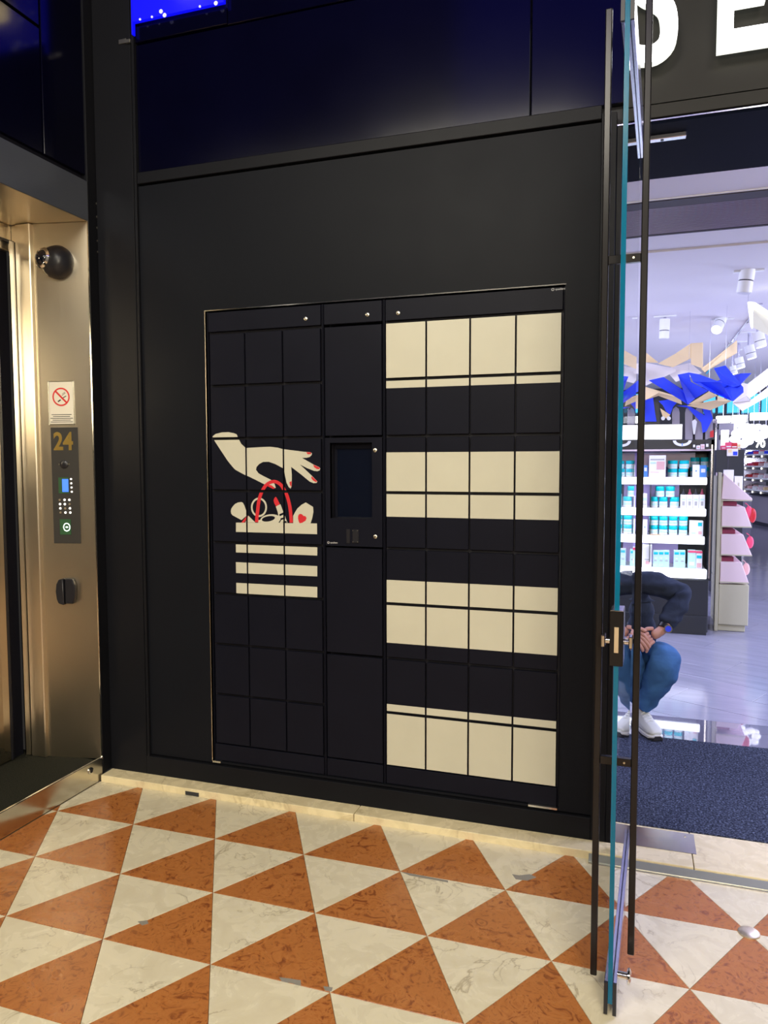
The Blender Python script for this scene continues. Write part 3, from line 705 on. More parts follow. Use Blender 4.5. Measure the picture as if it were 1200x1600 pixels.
solo('ceiling_shop', MB().box(XR-.8, 6, .57, .86, 2.750, 2.80).box(-.1, 6, 1.44, 18.6, 2.750, 2.80).box(-.1, 6, .86, 1.44, 2.775, 2.80), 'plaster', kind='structure')
solo('trim_10', MB().box(1.0, 5.9, 1.77, 1.79, 2.738, 2.752), 'plaster', kind='structure')
solo('trim_11', MB().box(1.0, 5.9, .850, .858, 2.744, 2.752), 'white', kind='structure')
gr = thing('air_grille', 'long ribbed ceiling air grille just inside the shop entrance', 'grille', (3, 1.15, 2.74))
part('grille_frame', MB().box(1.0, 5.8, .862, .96, 2.740, 2.76).box(1.0, 5.8, 1.415, 1.438, 2.740, 2.76).box(1.0, 5.8, .96, 1.415, 2.760, 2.766), 'grilled', gr)
sm = MB().box(0, 4.8, 0, .010, 0, .016).mesh('slat_mesh', 'grille')
for k in range(22): shared('slat', sm, gr, (1.0-3, .972+k*.0202-1.15, 2.742-2.74))
pt_ = thing('pivot_patch', 'small satin door pivot patch under the dark entrance soffit', 'fitting', (1.87, .12, 2.74))
part('patch_body', MB().box(1.80, 1.985, .095, .125, 2.728, 2.745), 'satin', pt_, .002); part('patch_screw', MB().cyl((1.90, .11, 2.728), (1.90, .11, 2.726), .006, n=10), 'blackp', pt_)

# sign letters
def letter(name, label, polys, y0=-.075, y1=-.035):
    xs_ = [q[0] for p in polys for q in p]; zs_ = [q[1] for p in polys for q in p]
    t = thing(name, label, 'sign letter', ((min(xs_)+max(xs_))/2, -.03, min(zs_)))
    f = MB(); b = MB()
    for p in polys:
        f.prism(p, lambda a, b_, y: (a, y, b_), y0, y0+.004); b.prism(p, lambda a, b_, y: (a, y, b_), y0+.0041, y1)
    part('letter_face', f, 'letter', t); part('letter_return', b, 'lside', t)
    part('mount_stud', MB().cyl((sum(xs_)/len(xs_), y1, min(zs_)+.03), (sum(xs_)/len(xs_), .002, min(zs_)+.03), .006, n=8), 'frame', t)
ez0, ez1, ex0, ex1 = 2.935, 3.375, 2.069, 2.262; tk = .062
letter('sign_letter', 'bright white letter E of the lit shop sign', [[(ex0, ez0), (ex1, ez0), (ex1, ez0+tk), (ex0+.050, ez0+tk), (ex0+.050, 3.078), (ex1-.045, 3.078), (ex1-.045, 3.078+tk), (ex0+.050, 3.078+tk), (ex0+.050, ez1-tk), (ex1, ez1-tk), (ex1, ez1), (ex0, ez1)]])
sx0, sx1 = 1.768, 1.940; smx = (sx0+sx1)/2
cl = smooth_pts([(sx0+.012, ez0+.045), (sx0+.05, ez0+.030), (smx+.012, ez0+.028), (sx1-.036, ez0+.058), (sx1-.029, ez0+.115), (sx1-.040, ez0+.175), (smx+.01, ez0+.213), (smx-.02, ez0+.232), (sx0+.034, ez0+.27), (sx0+.028, ez0+.33), (sx0+.040, ez0+.385), (smx, ez1-.028), (sx1-.05, ez1-.03), (sx1-.014, ez1-.045)], 4)
L, R = [], []
for i, q in enumerate(cl):
    a = Vector(cl[max(i-1, 0)]); b = Vector(cl[min(i+1, len(cl)-1)]); n = (b-a).normalized(); n = Vector((-n.y, n.x))*.029
    L.append((q[0]+n.x, q[1]+n.y)); R.append((q[0]-n.x, q[1]-n.y))
letter('sign_letter', 'bright white letter S of the lit shop sign', [L+R[::-1]])

# ------------------------------------------------------------------ glass door
DN = Vector((1.789, -.943)); DA = .032
Dd = Vector((math.sin(DA), math.cos(DA))); Dm = Vector((Dd.y, -Dd.x))
gd = thing('glass_door', 'open frameless glass door seen edge on with dark pull bars', 'door', (DN.x, DN.y, 0))
def db(mb, d0, d1, o0, o1, z0, z1, mi=0):
    P = [DN + Dd*d + Dm*o for d, o in ((d0, o0), (d1, o0), (d1, o1), (d0, o1))]
    return mb.add([(q.x, q.y, z) for z in (z0, z1) for q in P], [(0, 3, 2, 1), (4, 5, 6, 7), (0, 1, 5, 4), (1, 2, 6, 5), (2, 3, 7, 6), (3, 0, 4, 7)], mi)
G = .0062
pn = MB(); db(pn, .0, .90, -G, G, .035, 2.70)
for fi in (5,): pn.m[fi] = 1
pn.m[3] = 1
part('glass_pane', pn, ['glass', 'glassedge'], gd)
part('bottom_rail', db(db(MB(), .004, .93, -.0165, -G-.0005, .008, .094), .004, .93, G+.0005, .0165, .008, .094), 'satin', gd, .0015, label='satin metal bottom rail')
part('rail_end_cap', db(db(MB(), -.004, .004, -.0165, -G-.0005, .006, .096), -.004, .004, G+.0005, .0165, .006, .096), 'blackp', gd)
part('top_rail', db(db(MB(), .004, .93, -.0165, -G-.0005, 2.625, 2.725), .004, .93, G+.0005, .0165, 2.625, 2.725), 'satin', gd, .0015)
part('rail_end_cap', db(db(MB(), -.004, .004, -.0165, -G-.0005, 2.623, 2.727), -.004, .004, G+.0005, .0165, 2.623, 2.727), 'blackp', gd)
BD = .085
part('pull_bar', db(MB(), BD-.008, BD+.008, -.060, -.042, .052, 2.705), 'bar', gd, .0026)
part('pull_bar', db(MB(), BD-.008, BD+.008, .040, .058, .135, 2.760), 'bar', gd, .0026)
for z in (2.055, .685):
    s = part('standoff', db(MB(), BD-.008, BD+.008, -.042, .040, z-.011, z+.011), 'bar', gd, .001)
    P = DN+Dd*(BD-.009)+Dm*.022; part('standoff_screw', MB().cyl((P.x, P.y, z), (P.x, P.y-.002, z), .003, n=8), 'screw', s)
lk_ = part('lock_case', db(MB(), -.006, .075, -.0175, .0175, .975, 1.122), 'bar', gd, .002, label='polished lock case on the glass edge')
part('latch_bolt', db(MB(), -.009, -.006, -.0055, .0055, 1.012, 1.080), 'brass', lk_)
part('lock_top', db(MB(), -.004, .073, -.0165, .0165, 1.1215, 1.124), 'chrome', lk_)
for s in (-1, 1):
    P = DN+Dd*.03+Dm*s*.018; Q = DN+Dd*.03+Dm*s*.040
    kn = part('thumb_turn', MB().cyl((P.x, P.y, 1.035), (Q.x, Q.y, 1.035), .008, n=14), 'chrome', gd, 0, True)
    P = DN+Dd*.03+Dm*s*.032; Q = DN+Dd*.03+Dm*s*.041
    part('turn_grip', db(MB(), .012, .05, s*.030, s*.040, 1.02, 1.052), 'chrome', kn, .002)
P = DN+Dd*.05; 
fk = thing('floor_lock_knob', 'round chrome knob on the foot of the glass door', 'knob', (P.x+.0165, P.y, .10))
part('stem', MB().cyl((P.x+.0165, P.y-.04, .118), (P.x+.044, P.y-.041, .118), .010, n=16), 'chrome', fk, 0, True)
part('knob_head', MB().lathe([(.012, 0), (.021, .003), (.022, .008), (.016, .012)], (P.x+.040, P.y-.041, .118), (1, 0, 0), 22), 'chrome', fk, 0, True)
st = thing('floor_stud', 'shiny domed brass stud set in the tiled floor', 'stud', (2.202, -.421, 0))
part('stud_dome', MB().lathe([(.034, 0), (.033, .004), (.026, .009), (.014, .012), (.004, .0125)], (2.202, -.421, 0), n=24), 'brass', st, 0, True)
#PART2#
# ------------------------------------------------------------------ gondola with lit shelves
GY = 3.93
def gx(px, py, Y=GY): return at('y', Y, px, py)
gn = thing('shelf_display', 'tall black display stand with four lit white shelves of skincare', 'shelf unit', (1.9, GY+.25, .03))
GX0, GX1 = 1.28, 2.455
part('base_cabinet', MB().box(GX0, 2.435, GY+.02, GY+.55, .05, .505), 'gond', gn, .004)
part('kick_plate', MB().box(GX0, 2.425, GY, GY+.5, .031, .19), 'gond', gn, .003)
part('back_panel', MB().box(GX0, 2.20, GY+.36, GY+.38, .51, 1.60), 'gback', gn)
part('back_frame', MB().box(2.20, GX1-.03, GY+.36, GY+.38, .51, 1.70), 'gond', gn)
part('side_post', MB().box(2.425, GX1, GY+.02, GY+.40, .50, 1.72), 'gond', gn, .003)
part('post_highlight', MB().box(2.428, 2.440, GY+.012, GY+.019, .52, 1.66), 'satin', gn)
part('shelf_divider', MB().box(1.95, 1.956, GY+.04, GY+.36, .64, 1.56), 'gond', gn)
SH = [(1.319, 1.373, 2.402), (1.062, 1.120, 2.398), (.815, .872, 2.392), (.52, .622, 2.415)]
SH = [(gx(1104, 757.5).z, gx(1104, 746).z, 2.400), (gx(1103, 807).z, gx(1103, 795).z, 2.398), (gx(1102, 851).z, gx(1102, 838.5).z, 2.392), (gx(1106, 905).z, gx(1106, 890).z, 2.415)]
for z0, z1, xr in SH:
    s = part('shelf', MB().box(GX0, xr-.01, GY+.012, GY+.36, z1-.022, z1-.001), 'white', gn)
    part('led_strip', MB().box(GX0, xr-.03, GY+.02, GY+.035, z1-.030, z1-.0225), 'strip', s)
    part('lit_shelf_front', MB().box(GX0, xr, GY-.008, GY+.012, z0, z1), 'shelf', s, .006)
part('top_board', MB().box(GX0, 2.43, GY, GY+.4, gx(1060, 704.5).z, gx(1060, 702).z), 'pink', gn, .002)
part('header_board', MB().box(GX0, GX1, GY+.02, GY+.06, gx(1060, 702).z, gx(1060, 687).z), 'gond', gn, .002)
def pbox(name, label, cat, px0, py0, px1, py1, dep, m, Y=GY+.06, extra=None, group=None, base=None):
    """an upright pack: photo rectangle of its face at distance Y"""
    a = at('y', Y, px0, py0); b = at('y', Y, px1, py1)
    z0 = b.z if base is None else base
    t = thing(name, label, cat, ((a.x+b.x)/2, Y+dep/2, z0), group=group)
    part('pack', MB().box(a.x, b.x, Y, Y+dep, z0, a.z), m, t, .002)
    w_ = b.x-a.x; h_ = a.z-z0
    if extra:
        for nm, fx0, fz0, fx1, fz1, mm in extra:
            part(nm, MB().box(a.x+w_*fx0, a.x+w_*fx1, Y-.0022, Y-.0004, z0+h_*fz0, z0+h_*fz1), mm, t)
    return t
T1, T2, T3, T4 = [s[1] for s in SH]
HB = thing('header_lightbox', 'blank glowing white lightbox on top of the shelf display', 'lightbox', (2.0, GY+.1, 1.70))
a = gx(985, 663.5); b = gx(1066.5, 687)
part('box_body', MB().box(1.42, b.x, GY+.03, GY+.14, b.z+.002, a.z), 'gond', HB, .003); part('lit_face', MB().box(1.43, b.x-.004, GY+.024, GY+.0295, b.z+.006, a.z-.004), 'lightbox', HB)
gz = gx(1070, 701).z
hr = thing('round_gauge_sign', 'pale half ring sign standing on the display header', 'sign', (2.16, GY, gz)); pl = []
c = gx(1066, 690)
for k in range(13): t = math.pi+math.pi*k/12; pl.append((c.x+.075*math.cos(t), c.z+.01+.05*math.sin(t)))
for k in range(12, -1, -1): t = math.pi+math.pi*k/12; pl.append((c.x+.05*math.cos(t), c.z+.01+.028*math.sin(t)))
part('ring_plate', MB().prism(pl, lambda x, z, y: (x, y, z), GY-.004, GY+.004), 'white', hr); part('ring_mark', MB().box(c.x-.003, c.x+.003, GY-.006, GY-.004, c.z-.035, c.z-.012), 'bluep', hr)
for i, (x0, x1, y0, m) in enumerate(((1082, 1087, 692, 'gond'), (1088, 1094, 696, 'white'), (1095, 1101, 694, 'pink'), (1102, 1108, 690, 'gond'))):
    pbox('small_pack', '%s small pack on the top board right of the half ring' % ('leftmost', 'second', 'third', 'rightmost')[i], 'box', x0, y0, x1, 702, .04, m, GY-.05+.03, base=gx(1060, 702).z, extra=[('label_patch', .2, .3, .8, .7, 'rosep' if m != 'gond' else 'white')])
# first shelf
E_ = [('print_dot', .42, .45, .58, .55, 'bluep')]
pbox('carton', 'light blue carton at the left end of the top shelf', 'box', 958, 728, 971, 745, .07, 'bluep', base=T1, extra=[('label_patch', .2, .3, .8, .6, 'mint')])
pbox('carton', 'tall white carton beside the light blue one on top shelf', 'box', 973, 726, 992, 746, .07, 'white', base=T1, extra=E_)
pbox('carton', 'blue carton just left of the portrait card on top shelf', 'box', 1005.5, 727, 1012, 746, .07, 'bluep', base=T1, extra=[('label_patch', .2, .5, .8, .8, 'white')])
pbox('portrait_card', 'white advertising card with a pinkish portrait on the top shelf', 'sign', 1014.5, 711.5, 1040, 746, .01, 'white', GY+.03, base=T1, extra=[('portrait', .45, .35, .92, .72, 'rosep'), ('caption', .08, .78, .9, .84, 'logo'), ('caption', .08, .62, .4, .70, 'mint'), ('caption', .08, .2, .6, .26, 'pink')])
pbox('pink_backcard', 'pale pink card behind the jars on the top shelf', 'sign', 1000, 707.5, 1086, 730, .01, 'pink', GY+.25, extra=[('edge_line', 0, .93, 1, 1, 'white')])
pbox('carton', 'plain white carton right of the jars on top shelf', 'box', 1082.5, 726, 1093, 746, .06, 'white', base=T1, extra=E_)
pbox('carton', 'blue and white carton at the right end of top shelf', 'box', 1093.5, 727, 1104, 746, .06, 'bluep', base=T1, extra=[('label_patch', .2, .4, .8, .7, 'white')])
def jar_proto(label, x, y, z, r, h, grp):
    t = thing('cream_jar', label, 'jar', (x, y, z), group=grp)
    part('jar_body', MB().lathe([(r*.9, 0), (r, .004), (r, h*.56), (r*.9, h*.58)], (0, 0, 0), n=20), 'white', t, 0, True, local=True)
    part('lid', MB().lathe([(r*1.02, h*.58), (r*1.03, h*.60), (r*1.03, h*.97), (r*.98, h)], (0, 0, 0), n=20), 'teal', t, 0, True, local=True)
    part('jar_label', MB().lathe([(r*1.004, h*.18), (r*1.006, h*.2), (r*1.006, h*.42), (r*1.004, h*.44)], (0, 0, 0), n=20), 'mint', t, 0, True, local=True)
    return t
proto = {}
def jars(shelf, T, pxs, Y, row, hpx):
    for i, (x0, x1) in enumerate(pxs):
        a = at('y', Y, x0, 800); b = at('y', Y, x1, 800); r = (b.x-a.x)/2*.97; h = hpx
        z = T + row*h*1.005
        lab = '%s teal lidded jar in the %s row on the %s shelf' % (ORD[i], ('lower', 'upper')[row], shelf)
        key = round(r, 3), round(h, 3)
        if key in proto: copy_tree(proto[key], ((a.x+b.x)/2, Y+r, z), lab)['group'] = 'jars on the %s shelf' % shelf
        else: proto[key] = jar_proto(lab, (a.x+b.x)/2, Y+r, z, r, h, 'jars on the %s shelf' % shelf)
jars('top', T1, [(1042, 1057.5), (1058.5, 1074), (1075, 1081.5)][:2], GY+.09, 0, .072); jars('top', T1, [(1042, 1057.5), (1060, 1075.5)], GY+.09, 1, .072)
jars('top back', T1, [(1077, 1092), (1093, 1107)], GY+.20, 0, .085); jars('top back', T1, [(1077, 1092), (1093, 1107)], GY+.20, 1, .085)
# second shelf
W2E = [('label_patch', .15, .5, .85, .7, 'mint'), ('label_line', .2, .2, .8, .25, 'logo')]
pbox('carton', 'white carton with grey print at the left of second shelf', 'box', 961, 776, 974, 793, .07, 'white', base=T2, extra=W2E)
pbox('carton', 'wide white carton next to it on the second shelf', 'box', 976, 775, 992, 793, .07, 'white', base=T2, extra=W2E)
pbox('bottle_pack', 'slim white pack left of the divider on second shelf', 'bottle', 1003, 771, 1011, 793, .05, 'white', base=T2, extra=W2E)
jars('second', T2, [(1015.5, 1028), (1029.5, 1043), (1046.5, 1061)], GY+.08, 0, .092); jars('second', T2, [(1023.5, 1038), (1039.5, 1054)], GY+.08, 1, .092)
for i in range(4):
    x0 = 1063.5+i*9.7
    t = pbox('serum_bottle', '%s boxed serum bottle with dark dropper on second shelf' % ORD[i], 'bottle', x0, 773, x0+8.8, 793.5, .05, 'white', base=T2, extra=[('label_line', .2, .6, .8, .7, 'mint'), ('label_line', .3, .2, .7, .5, 'logo')], group='boxed serums on the second shelf')
    a = at('y', GY+.085, x0+4.4, 773)
    part('dropper', MB().cyl((a.x, GY+.085, a.z), (a.x, GY+.085, a.z+.022), .016, .012, 12).cyl((a.x, GY+.085, a.z+.022), (a.x, GY+.085, a.z+.050), .008, .005, 10), 'darkpink' if i % 2 else 'gond', t)
# third shelf
pbox('carton', 'white carton with a teal patch at left of third shelf', 'box', 961, 812, 975, 834, .07, 'white', base=T3, extra=[('label_patch', .1, .72, .9, .92, 'teal'), ('label_line', .2, .1, .8, .3, 'rosep')])
pbox('carton', 'plain wide white carton at left of third shelf', 'box', 977, 811, 992, 834, .07, 'white', base=T3, extra=[('label_line', .1, .1, .9, .3, 'mint')])
pbox('carton', 'tall white carton left of the stacked jars on third shelf', 'box', 1003.5, 812, 1011.5, 836, .06, 'white', base=T3, extra=E_)
c3 = [(1014.5, 1029), (1030, 1044), (1045.5, 1059.5), (1061, 1075.5)]
jars('third', T3, c3, GY+.07, 0, .080); jars('third', T3, c3, GY+.07, 1, .080)
pbox('carton', 'wide white carton right of the stacked jars on third shelf', 'box', 1077.5, 813.5, 1098.5, 836, .07, 'white', base=T3, extra=[('label_patch', .62, .65, .9, .88, 'teal'), ('label_patch', .15, .12, .45, .22, 'mint'), ('label_line', .66, .1, .9, .3, 'rosep')])
pbox('price_card', 'small yellow price card at the front of third shelf', 'card', 1015, 834.5, 1032, 837, .004, 'beige', GY-.012, base=T3, extra=[('price_line', .1, .3, .5, .6, 'rosep')])
# fourth shelf
pk = [('pink_top', 0, .86, 1, 1, 'hotpink'), ('teal_patch', .1, .58, .5, .74, 'teal'), ('label_line', .15, .15, .85, .35, 'mint')]
pbox('carton', 'mint carton with pink top at far left of bottom shelf', 'box', 961, 855, 976, 885, .08, 'white', base=T4, extra=pk)
pbox('carton', 'wide carton with pink top at left of bottom shelf', 'box', 977, 855, 993, 885, .08, 'mint', base=T4, extra=[('pink_top', 0, .86, 1, 1, 'hotpink'), ('label_line', .15, .15, .85, .4, 'white')])
pbox('carton', 'tallest white carton left of the tube packs on bottom shelf', 'box', 1003, 851, 1018, 888, .08, 'white', base=T4, extra=[('label_line', .3, .3, .8, .34, 'logo'), ('label_line', .4, .1, .8, .25, 'rosep')])
for i, (x0, x1, n_) in enumerate(((1020.5, 1046, 3), (1053, 1071, 2))):
    for k in range(n_):
        w_ = (x1-x0)/n_
        pbox('tube_pack', '%s mint tube pack of the %s on bottom shelf' % (ORD[k], ('trio', 'pair')[i]), 'box', x0+k*w_, 860, x0+(k+1)*w_-.6, 887, .05, 'mint', base=T4, extra=[('teal_patch', .12, .76, .88, .9, 'teal'), ('label_line', .25, .35, .75, .4, 'logo'), ('label_line', .3, .5, .7, .55, 'white')], group='mint tube packs on the bottom shelf')
pbox('carton', 'mint carton with pink top right of the tube packs', 'box', 1075, 860, 1087, 887, .08, 'mint', base=T4, extra=[('pink_top', 0, .88, 1, 1, 'hotpink'), ('label_patch', .2, .15, .8, .35, 'white')])
pbox('carton', 'white carton with pink top at right end of bottom shelf', 'box', 1088, 861, 1097, 887, .08, 'white', base=T4, extra=[('pink_top', 0, .88, 1, 1, 'hotpink'), ('teal_patch', .1, .58, .9, .75, 'teal'), ('label_line', .15, .05, .85, .3, 'rosep')])

# ------------------------------------------------------------------ cream stand with flared pink bins
SY = 4.15
cs = thing('bin_stand', 'cream floor stand with four flared pale pink bins at its side', 'stand', (2.65, SY+.3, .03))
s_ = lambda px, py: at('y', SY, px, py)
a = s_(1116.5, 745); b = s_(1122.5, 985)
part('upright', MB().box(s_(1117.5, 900).x, s_(1123, 900).x, SY-.02, SY+.05, .032, s_(1120, 738).z), 'creamc', cs, .003)
a = s_(1123.5, 912.5); b = s_(1168.5, 980)
part('base_box', MB().box(a.x, b.x, SY+.0, SY+.7, .09, a.z), 'creamc', cs, .004)
part('base_step', MB().box(a.x, b.x-.02, SY+.02, SY+.7, .032, .09), 'creamc', cs, .003)
part('spine_board', MB().box(a.x, a.x+.015, SY+.01, SY+.7, .46, s_(1123, 745).z), 'creamc', cs)
BN = [[(1130.5, 739), (1175.5, 779), (1175, 782), (1127, 780)], [(1128, 790.5), (1163.5, 792), (1174.5, 823.5), (1127, 822.5)], [(1126.5, 834.5), (1161, 835), (1175, 868), (1126, 867.5)], [(1125.5, 877.5), (1158.5, 878.5), (1170, 911), (1124.5, 911.5)]]
for k, q in enumerate(BN):
    P = [(s_(*v).x, s_(*v).z) for v in q]
    bp_ = part('bin', MB().prism(P, lambda x, z, y: (x, y, z), SY-.005, SY+.65), 'pink', cs, .004)
    zt = max(P[0][1], P[1][1]) + .002
    if k: part('bin_contents', MB().box(P[0][0]+.01, P[1][0]-.06, SY+.02, SY+.6, zt, zt+.035), 'darkpink', bp_)
    part('bin_edge', MB().box(P[3][0], P[2][0], SY-.009, SY-.005, P[2][1]-.006, P[2][1]+.004), 'creamc', bp_)
for k, (x, y, m) in enumerate(((1170, 795, 'hotpink'), (1176, 800, 'vred'), (1172, 842, 'hotpink'), (1166, 884, 'rosep'))):
    p = at('y', SY+.12, x, y); t = thing('hanging_pouch', '%s pouch hanging at the right of the pink bins' % ('bright pink upper', 'red upper', 'magenta middle', 'pale rose lowest')[k], 'pouch', (p.x, SY+.12, p.z-.08))
    part('pouch_body', MB().ball((p.x, SY+.12, p.z-.03), .030, .02, .055+.01*(k == 1)), m, t, 0, True); part('pouch_loop', MB().tube([(p.x-.03, SY+.12, p.z+.05), (p.x-.01, SY+.12, p.z+.035), (p.x, SY+.12, p.z+.015)], .004, 6), m, t)
for k, (x0, y0, x1, y1) in enumerate(((1131, 734, 1146, 750), (1148, 744, 1160, 760))):
    pbox('white_card_box', ('white card box behind the top pink bin', 'small white card box right behind the top pink bin')[k], 'box', x0, y0, x1, y1+12, .05, 'white', SY+.5, extra=[('figure_print', .4, .35, .6, .7, 'creamc')], base=1.18)
pt2 = thing('partition', 'dark grey low partition behind the pink bins', 'partition', (2.95, 6.0, .03))
a = at('y', 6.0, 1119, 703); b = at('y', 6.0, 1161, 790)
part('panel', MB().box(a.x, b.x, 6.0, 6.5, .032, a.z), 'gond', pt2, .004); part('panel_joint', MB().box(at('y', 6, 1137, 720).x, at('y', 6, 1137, 720).x+.008, 5.996, 6.0, .04, a.z-.01), 'grilled', pt2)
pbox('poster_card', 'white and yellow poster card on the dark partition', 'poster', 1136, 701, 1153, 712.5, .01, 'wpaper', 5.97, extra=[('blue_patch', .55, .1, .95, .6, 'blue'), ('yellow_patch', .1, .45, .45, .9, 'beige')])
for k, (x0, x1, y0, m) in enumerate(((1127, 1134, 696, 'hotpink'), (1134, 1143, 691, 'hotpink'), (1143, 1152, 692, 'vred'), (1152, 1157, 694, 'beige'))):
    pbox('gift_box', '%s box of the red row standing on the partition' % ('leftmost pink', 'second pink', 'third red', 'rightmost orange')[k], 'box', x0, y0, x1, 703, .1, m, 6.05, base=at('y', 6, 1119, 703).z, extra=[('white_band', .1, .35, .9, .5, 'white')], group='red boxes on the partition')
pbox('price_lightbox', 'small glowing cream sign above the red boxes', 'sign', 1127, 672, 1139, 678, .03, 'lightbox', 6.2, base=at('y', 6.2, 1119, 703).z, extra=[('sign_rim', 0, 0, 1, .08, 'beige')])

# ------------------------------------------------------------------ tester counters at right
cu_ = thing('makeup_counter', 'grey counter with tiered makeup testers at the right of the shop', 'counter', (4.8, 15, .03))
def wy(y): return 4.47 + (17-y)*.175      # counter front line
def cprism(x_off0, x_off1, z0, z1, y0=12.5, y1=17.0): return MB().prism([(wy(y0)+x_off0, y0), (wy(y0)+x_off1, y0), (wy(y1)+x_off1, y1), (wy(y1)+x_off0, y1)], lambda x, y, z: (x, y, z), z0, z1)
part('counter_body', cprism(0, .6, .12, .72), 'counter', cu_, .004); part('counter_kick', cprism(.03, .6, .031, .12), 'gond', cu_)
part('counter_top', cprism(-.05, .6, .72, .76), 'gond', cu_, .004)
TZ = (.80, 1.07, 1.34, 1.61)
for k, z in enumerate(TZ):
    t = part('tier', cprism(-.24, .30, z, z+.05), 'gond', cu_, .003); part('tier_tray', cprism(-.21, .29, z+.0505, z+.062), 'white', t)
part('back_display', cprism(.30, .36, .76, 2.02), 'gond', cu_); part('top_hood', cprism(-.10, .36, 1.92, 2.02), 'gond', cu_, .004)
part('end_panel', MB().prism([(wy(17)-.24, .80), (wy(17)+.3, .76), (wy(17)+.34, 1.95), (wy(17)-.12, 1.95), (wy(17)-.30, 1.2)], lambda x, z, y: (x, y, z), 17.0, 17.03), 'chrome', cu_)
cols_ = ['rosep', 'beige', 'hotpink', 'white', 'wpaper', 'vred', 'pink', 'bluep']
for k in range(4):
    for i in range(8):
        y = 16.8-i*.36; x = wy(y)-.05; z = TZ[k]+.0625; c = cols_[(i*3+k*5) % 8] if k < 3 else ('blue', 'hotpink', 'white', 'blue')[i % 4]
        t = thing('tester_palette', '%s makeup tester from the far end on the %s counter tier' % (ORD[i], ORD[k]), 'makeup', (x, y, z), group='testers on the %s tier' % ORD[k])
        part('tester_tray', MB().box(x-.14, x+.14, y-.15, y+.15, z, z+.02), 'white', t, .002)
        part('tester_pans', MB().box(x-.12, x-.02, y-.12, y-.02, z+.0205, z+.06).box(x-.10, x+.0, y+.02, y+.11, z+.0205, z+.085).box(x+.02, x+.11, y-.10, y+.05, z+.0205, z+.11), c, t, .004, kind='stuff')
for k in range(4):
    for i in range(4):
        y = 16.7-i*.55; x = wy(y)-.25; z = TZ[k]+.025
        solo('tier_light', MB().ball((x, y, z), .02, .05, .026, 10, 6), 'led', '%s small light on the front of counter tier %s' % (ORD[i], ('one', 'two', 'three', 'four')[k]), 'light', group='tier lights', smooth=True)
# back wall: cyan band, header boxes, paper flowers
for k, (x0, x1) in enumerate(((960, 983), (985, 1000), (1100, 1121), (1123, 1135), (1137, 1158), (1160, 1189), (1191, 1215))):
    pbox('backlit_panel', '%s cyan backlit panel high on the shop back wall, counted from left' % ORD[k], 'panel', x0, 616, x1-3.6, 646, .05, 'cyan', 10.6, extra=[('panel_rim', 0, 0, 1, .04, 'gond')], group='cyan backlit panels')
wbp = thing('panel_rail', 'dark rail carrying the cyan backlit panels', 'rail', (2.8, 10.7, 2.0)); part('rail_bar', MB().box(.2, 4.6, 10.6505, 10.7, 2.05, 2.749), 'gond', wbp); part('rail_foot', MB().box(.3, .36, 10.66, 10.7, .031, 2.05).box(4.4, 4.46, 10.66, 10.7, .031, 2.05), 'gond', wbp)
for k, (x0, y0, x1, y1) in enumerate(((1120, 650, 1141.5, 660.5), (1144.5, 648.5, 1167, 659.5), (1173.5, 645, 1200, 656), (962, 651, 997, 661))):
    pbox('header_light', '%s glowing white header box under the cyan panels' % ('leftmost right-hand', 'middle', 'rightmost', 'left, behind the glass door')[k], 'lightbox', x0, y0, x1, y1, .12, 'lightbox', 9.4, extra=[('box_rim', 0, 0, 1, .06, 'satin')])
    a = at('y', 9.42, (x0+x1)/2, y1); a = at('y', 9.42, (x0+x1)/2, y0); solo('hanger_pole', MB().cyl((a.x, 9.46, a.z+.001), (a.x, 9.46, 2.7495), .008, n=8), 'satin', 'thin pale rod above the %s header box' % ('leftmost', 'middle', 'rightmost', 'far left')[k], 'pole')
random.seed(3)
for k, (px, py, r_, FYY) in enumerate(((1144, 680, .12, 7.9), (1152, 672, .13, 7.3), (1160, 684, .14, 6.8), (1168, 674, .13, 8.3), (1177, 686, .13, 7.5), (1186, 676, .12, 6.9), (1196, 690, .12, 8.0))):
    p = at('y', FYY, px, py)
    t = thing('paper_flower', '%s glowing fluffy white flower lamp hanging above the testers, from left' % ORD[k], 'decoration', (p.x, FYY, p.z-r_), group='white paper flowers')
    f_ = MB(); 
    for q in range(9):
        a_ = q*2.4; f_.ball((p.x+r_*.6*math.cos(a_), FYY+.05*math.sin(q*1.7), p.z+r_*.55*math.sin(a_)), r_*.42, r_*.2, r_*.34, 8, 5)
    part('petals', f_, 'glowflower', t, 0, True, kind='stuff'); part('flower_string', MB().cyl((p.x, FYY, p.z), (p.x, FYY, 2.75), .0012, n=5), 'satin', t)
nb = thing('discount_sign', 'white number 70 sign above the makeup counter', 'sign', tuple(at('y', 7.2, 1188, 694)))
text('numerals', '70', .12, 'letter', nb, (0, 0, 0), bold=.004, sx=.9); part('sign_back', MB().box(-.16, .2, .012, .02, -.07, .09), 'gond', nb, local=True)
pbox('makeup_backdrop', 'grey upright panel beside the glowing header boxes', 'panel', 1124, 662, 1146, 692, .03, 'counter', 6.9, base=.031, extra=[('panel_line', 0, .9, 1, .93, 'gond')])
pbox('makeup_backdrop', 'tall slim lilac post right of the lit display', 'post', 1112, 655, 1120, 690, .05, 'satin', 6.6, base=.031, extra=[('panel_line', .1, .9, .3, .93, 'gond')])
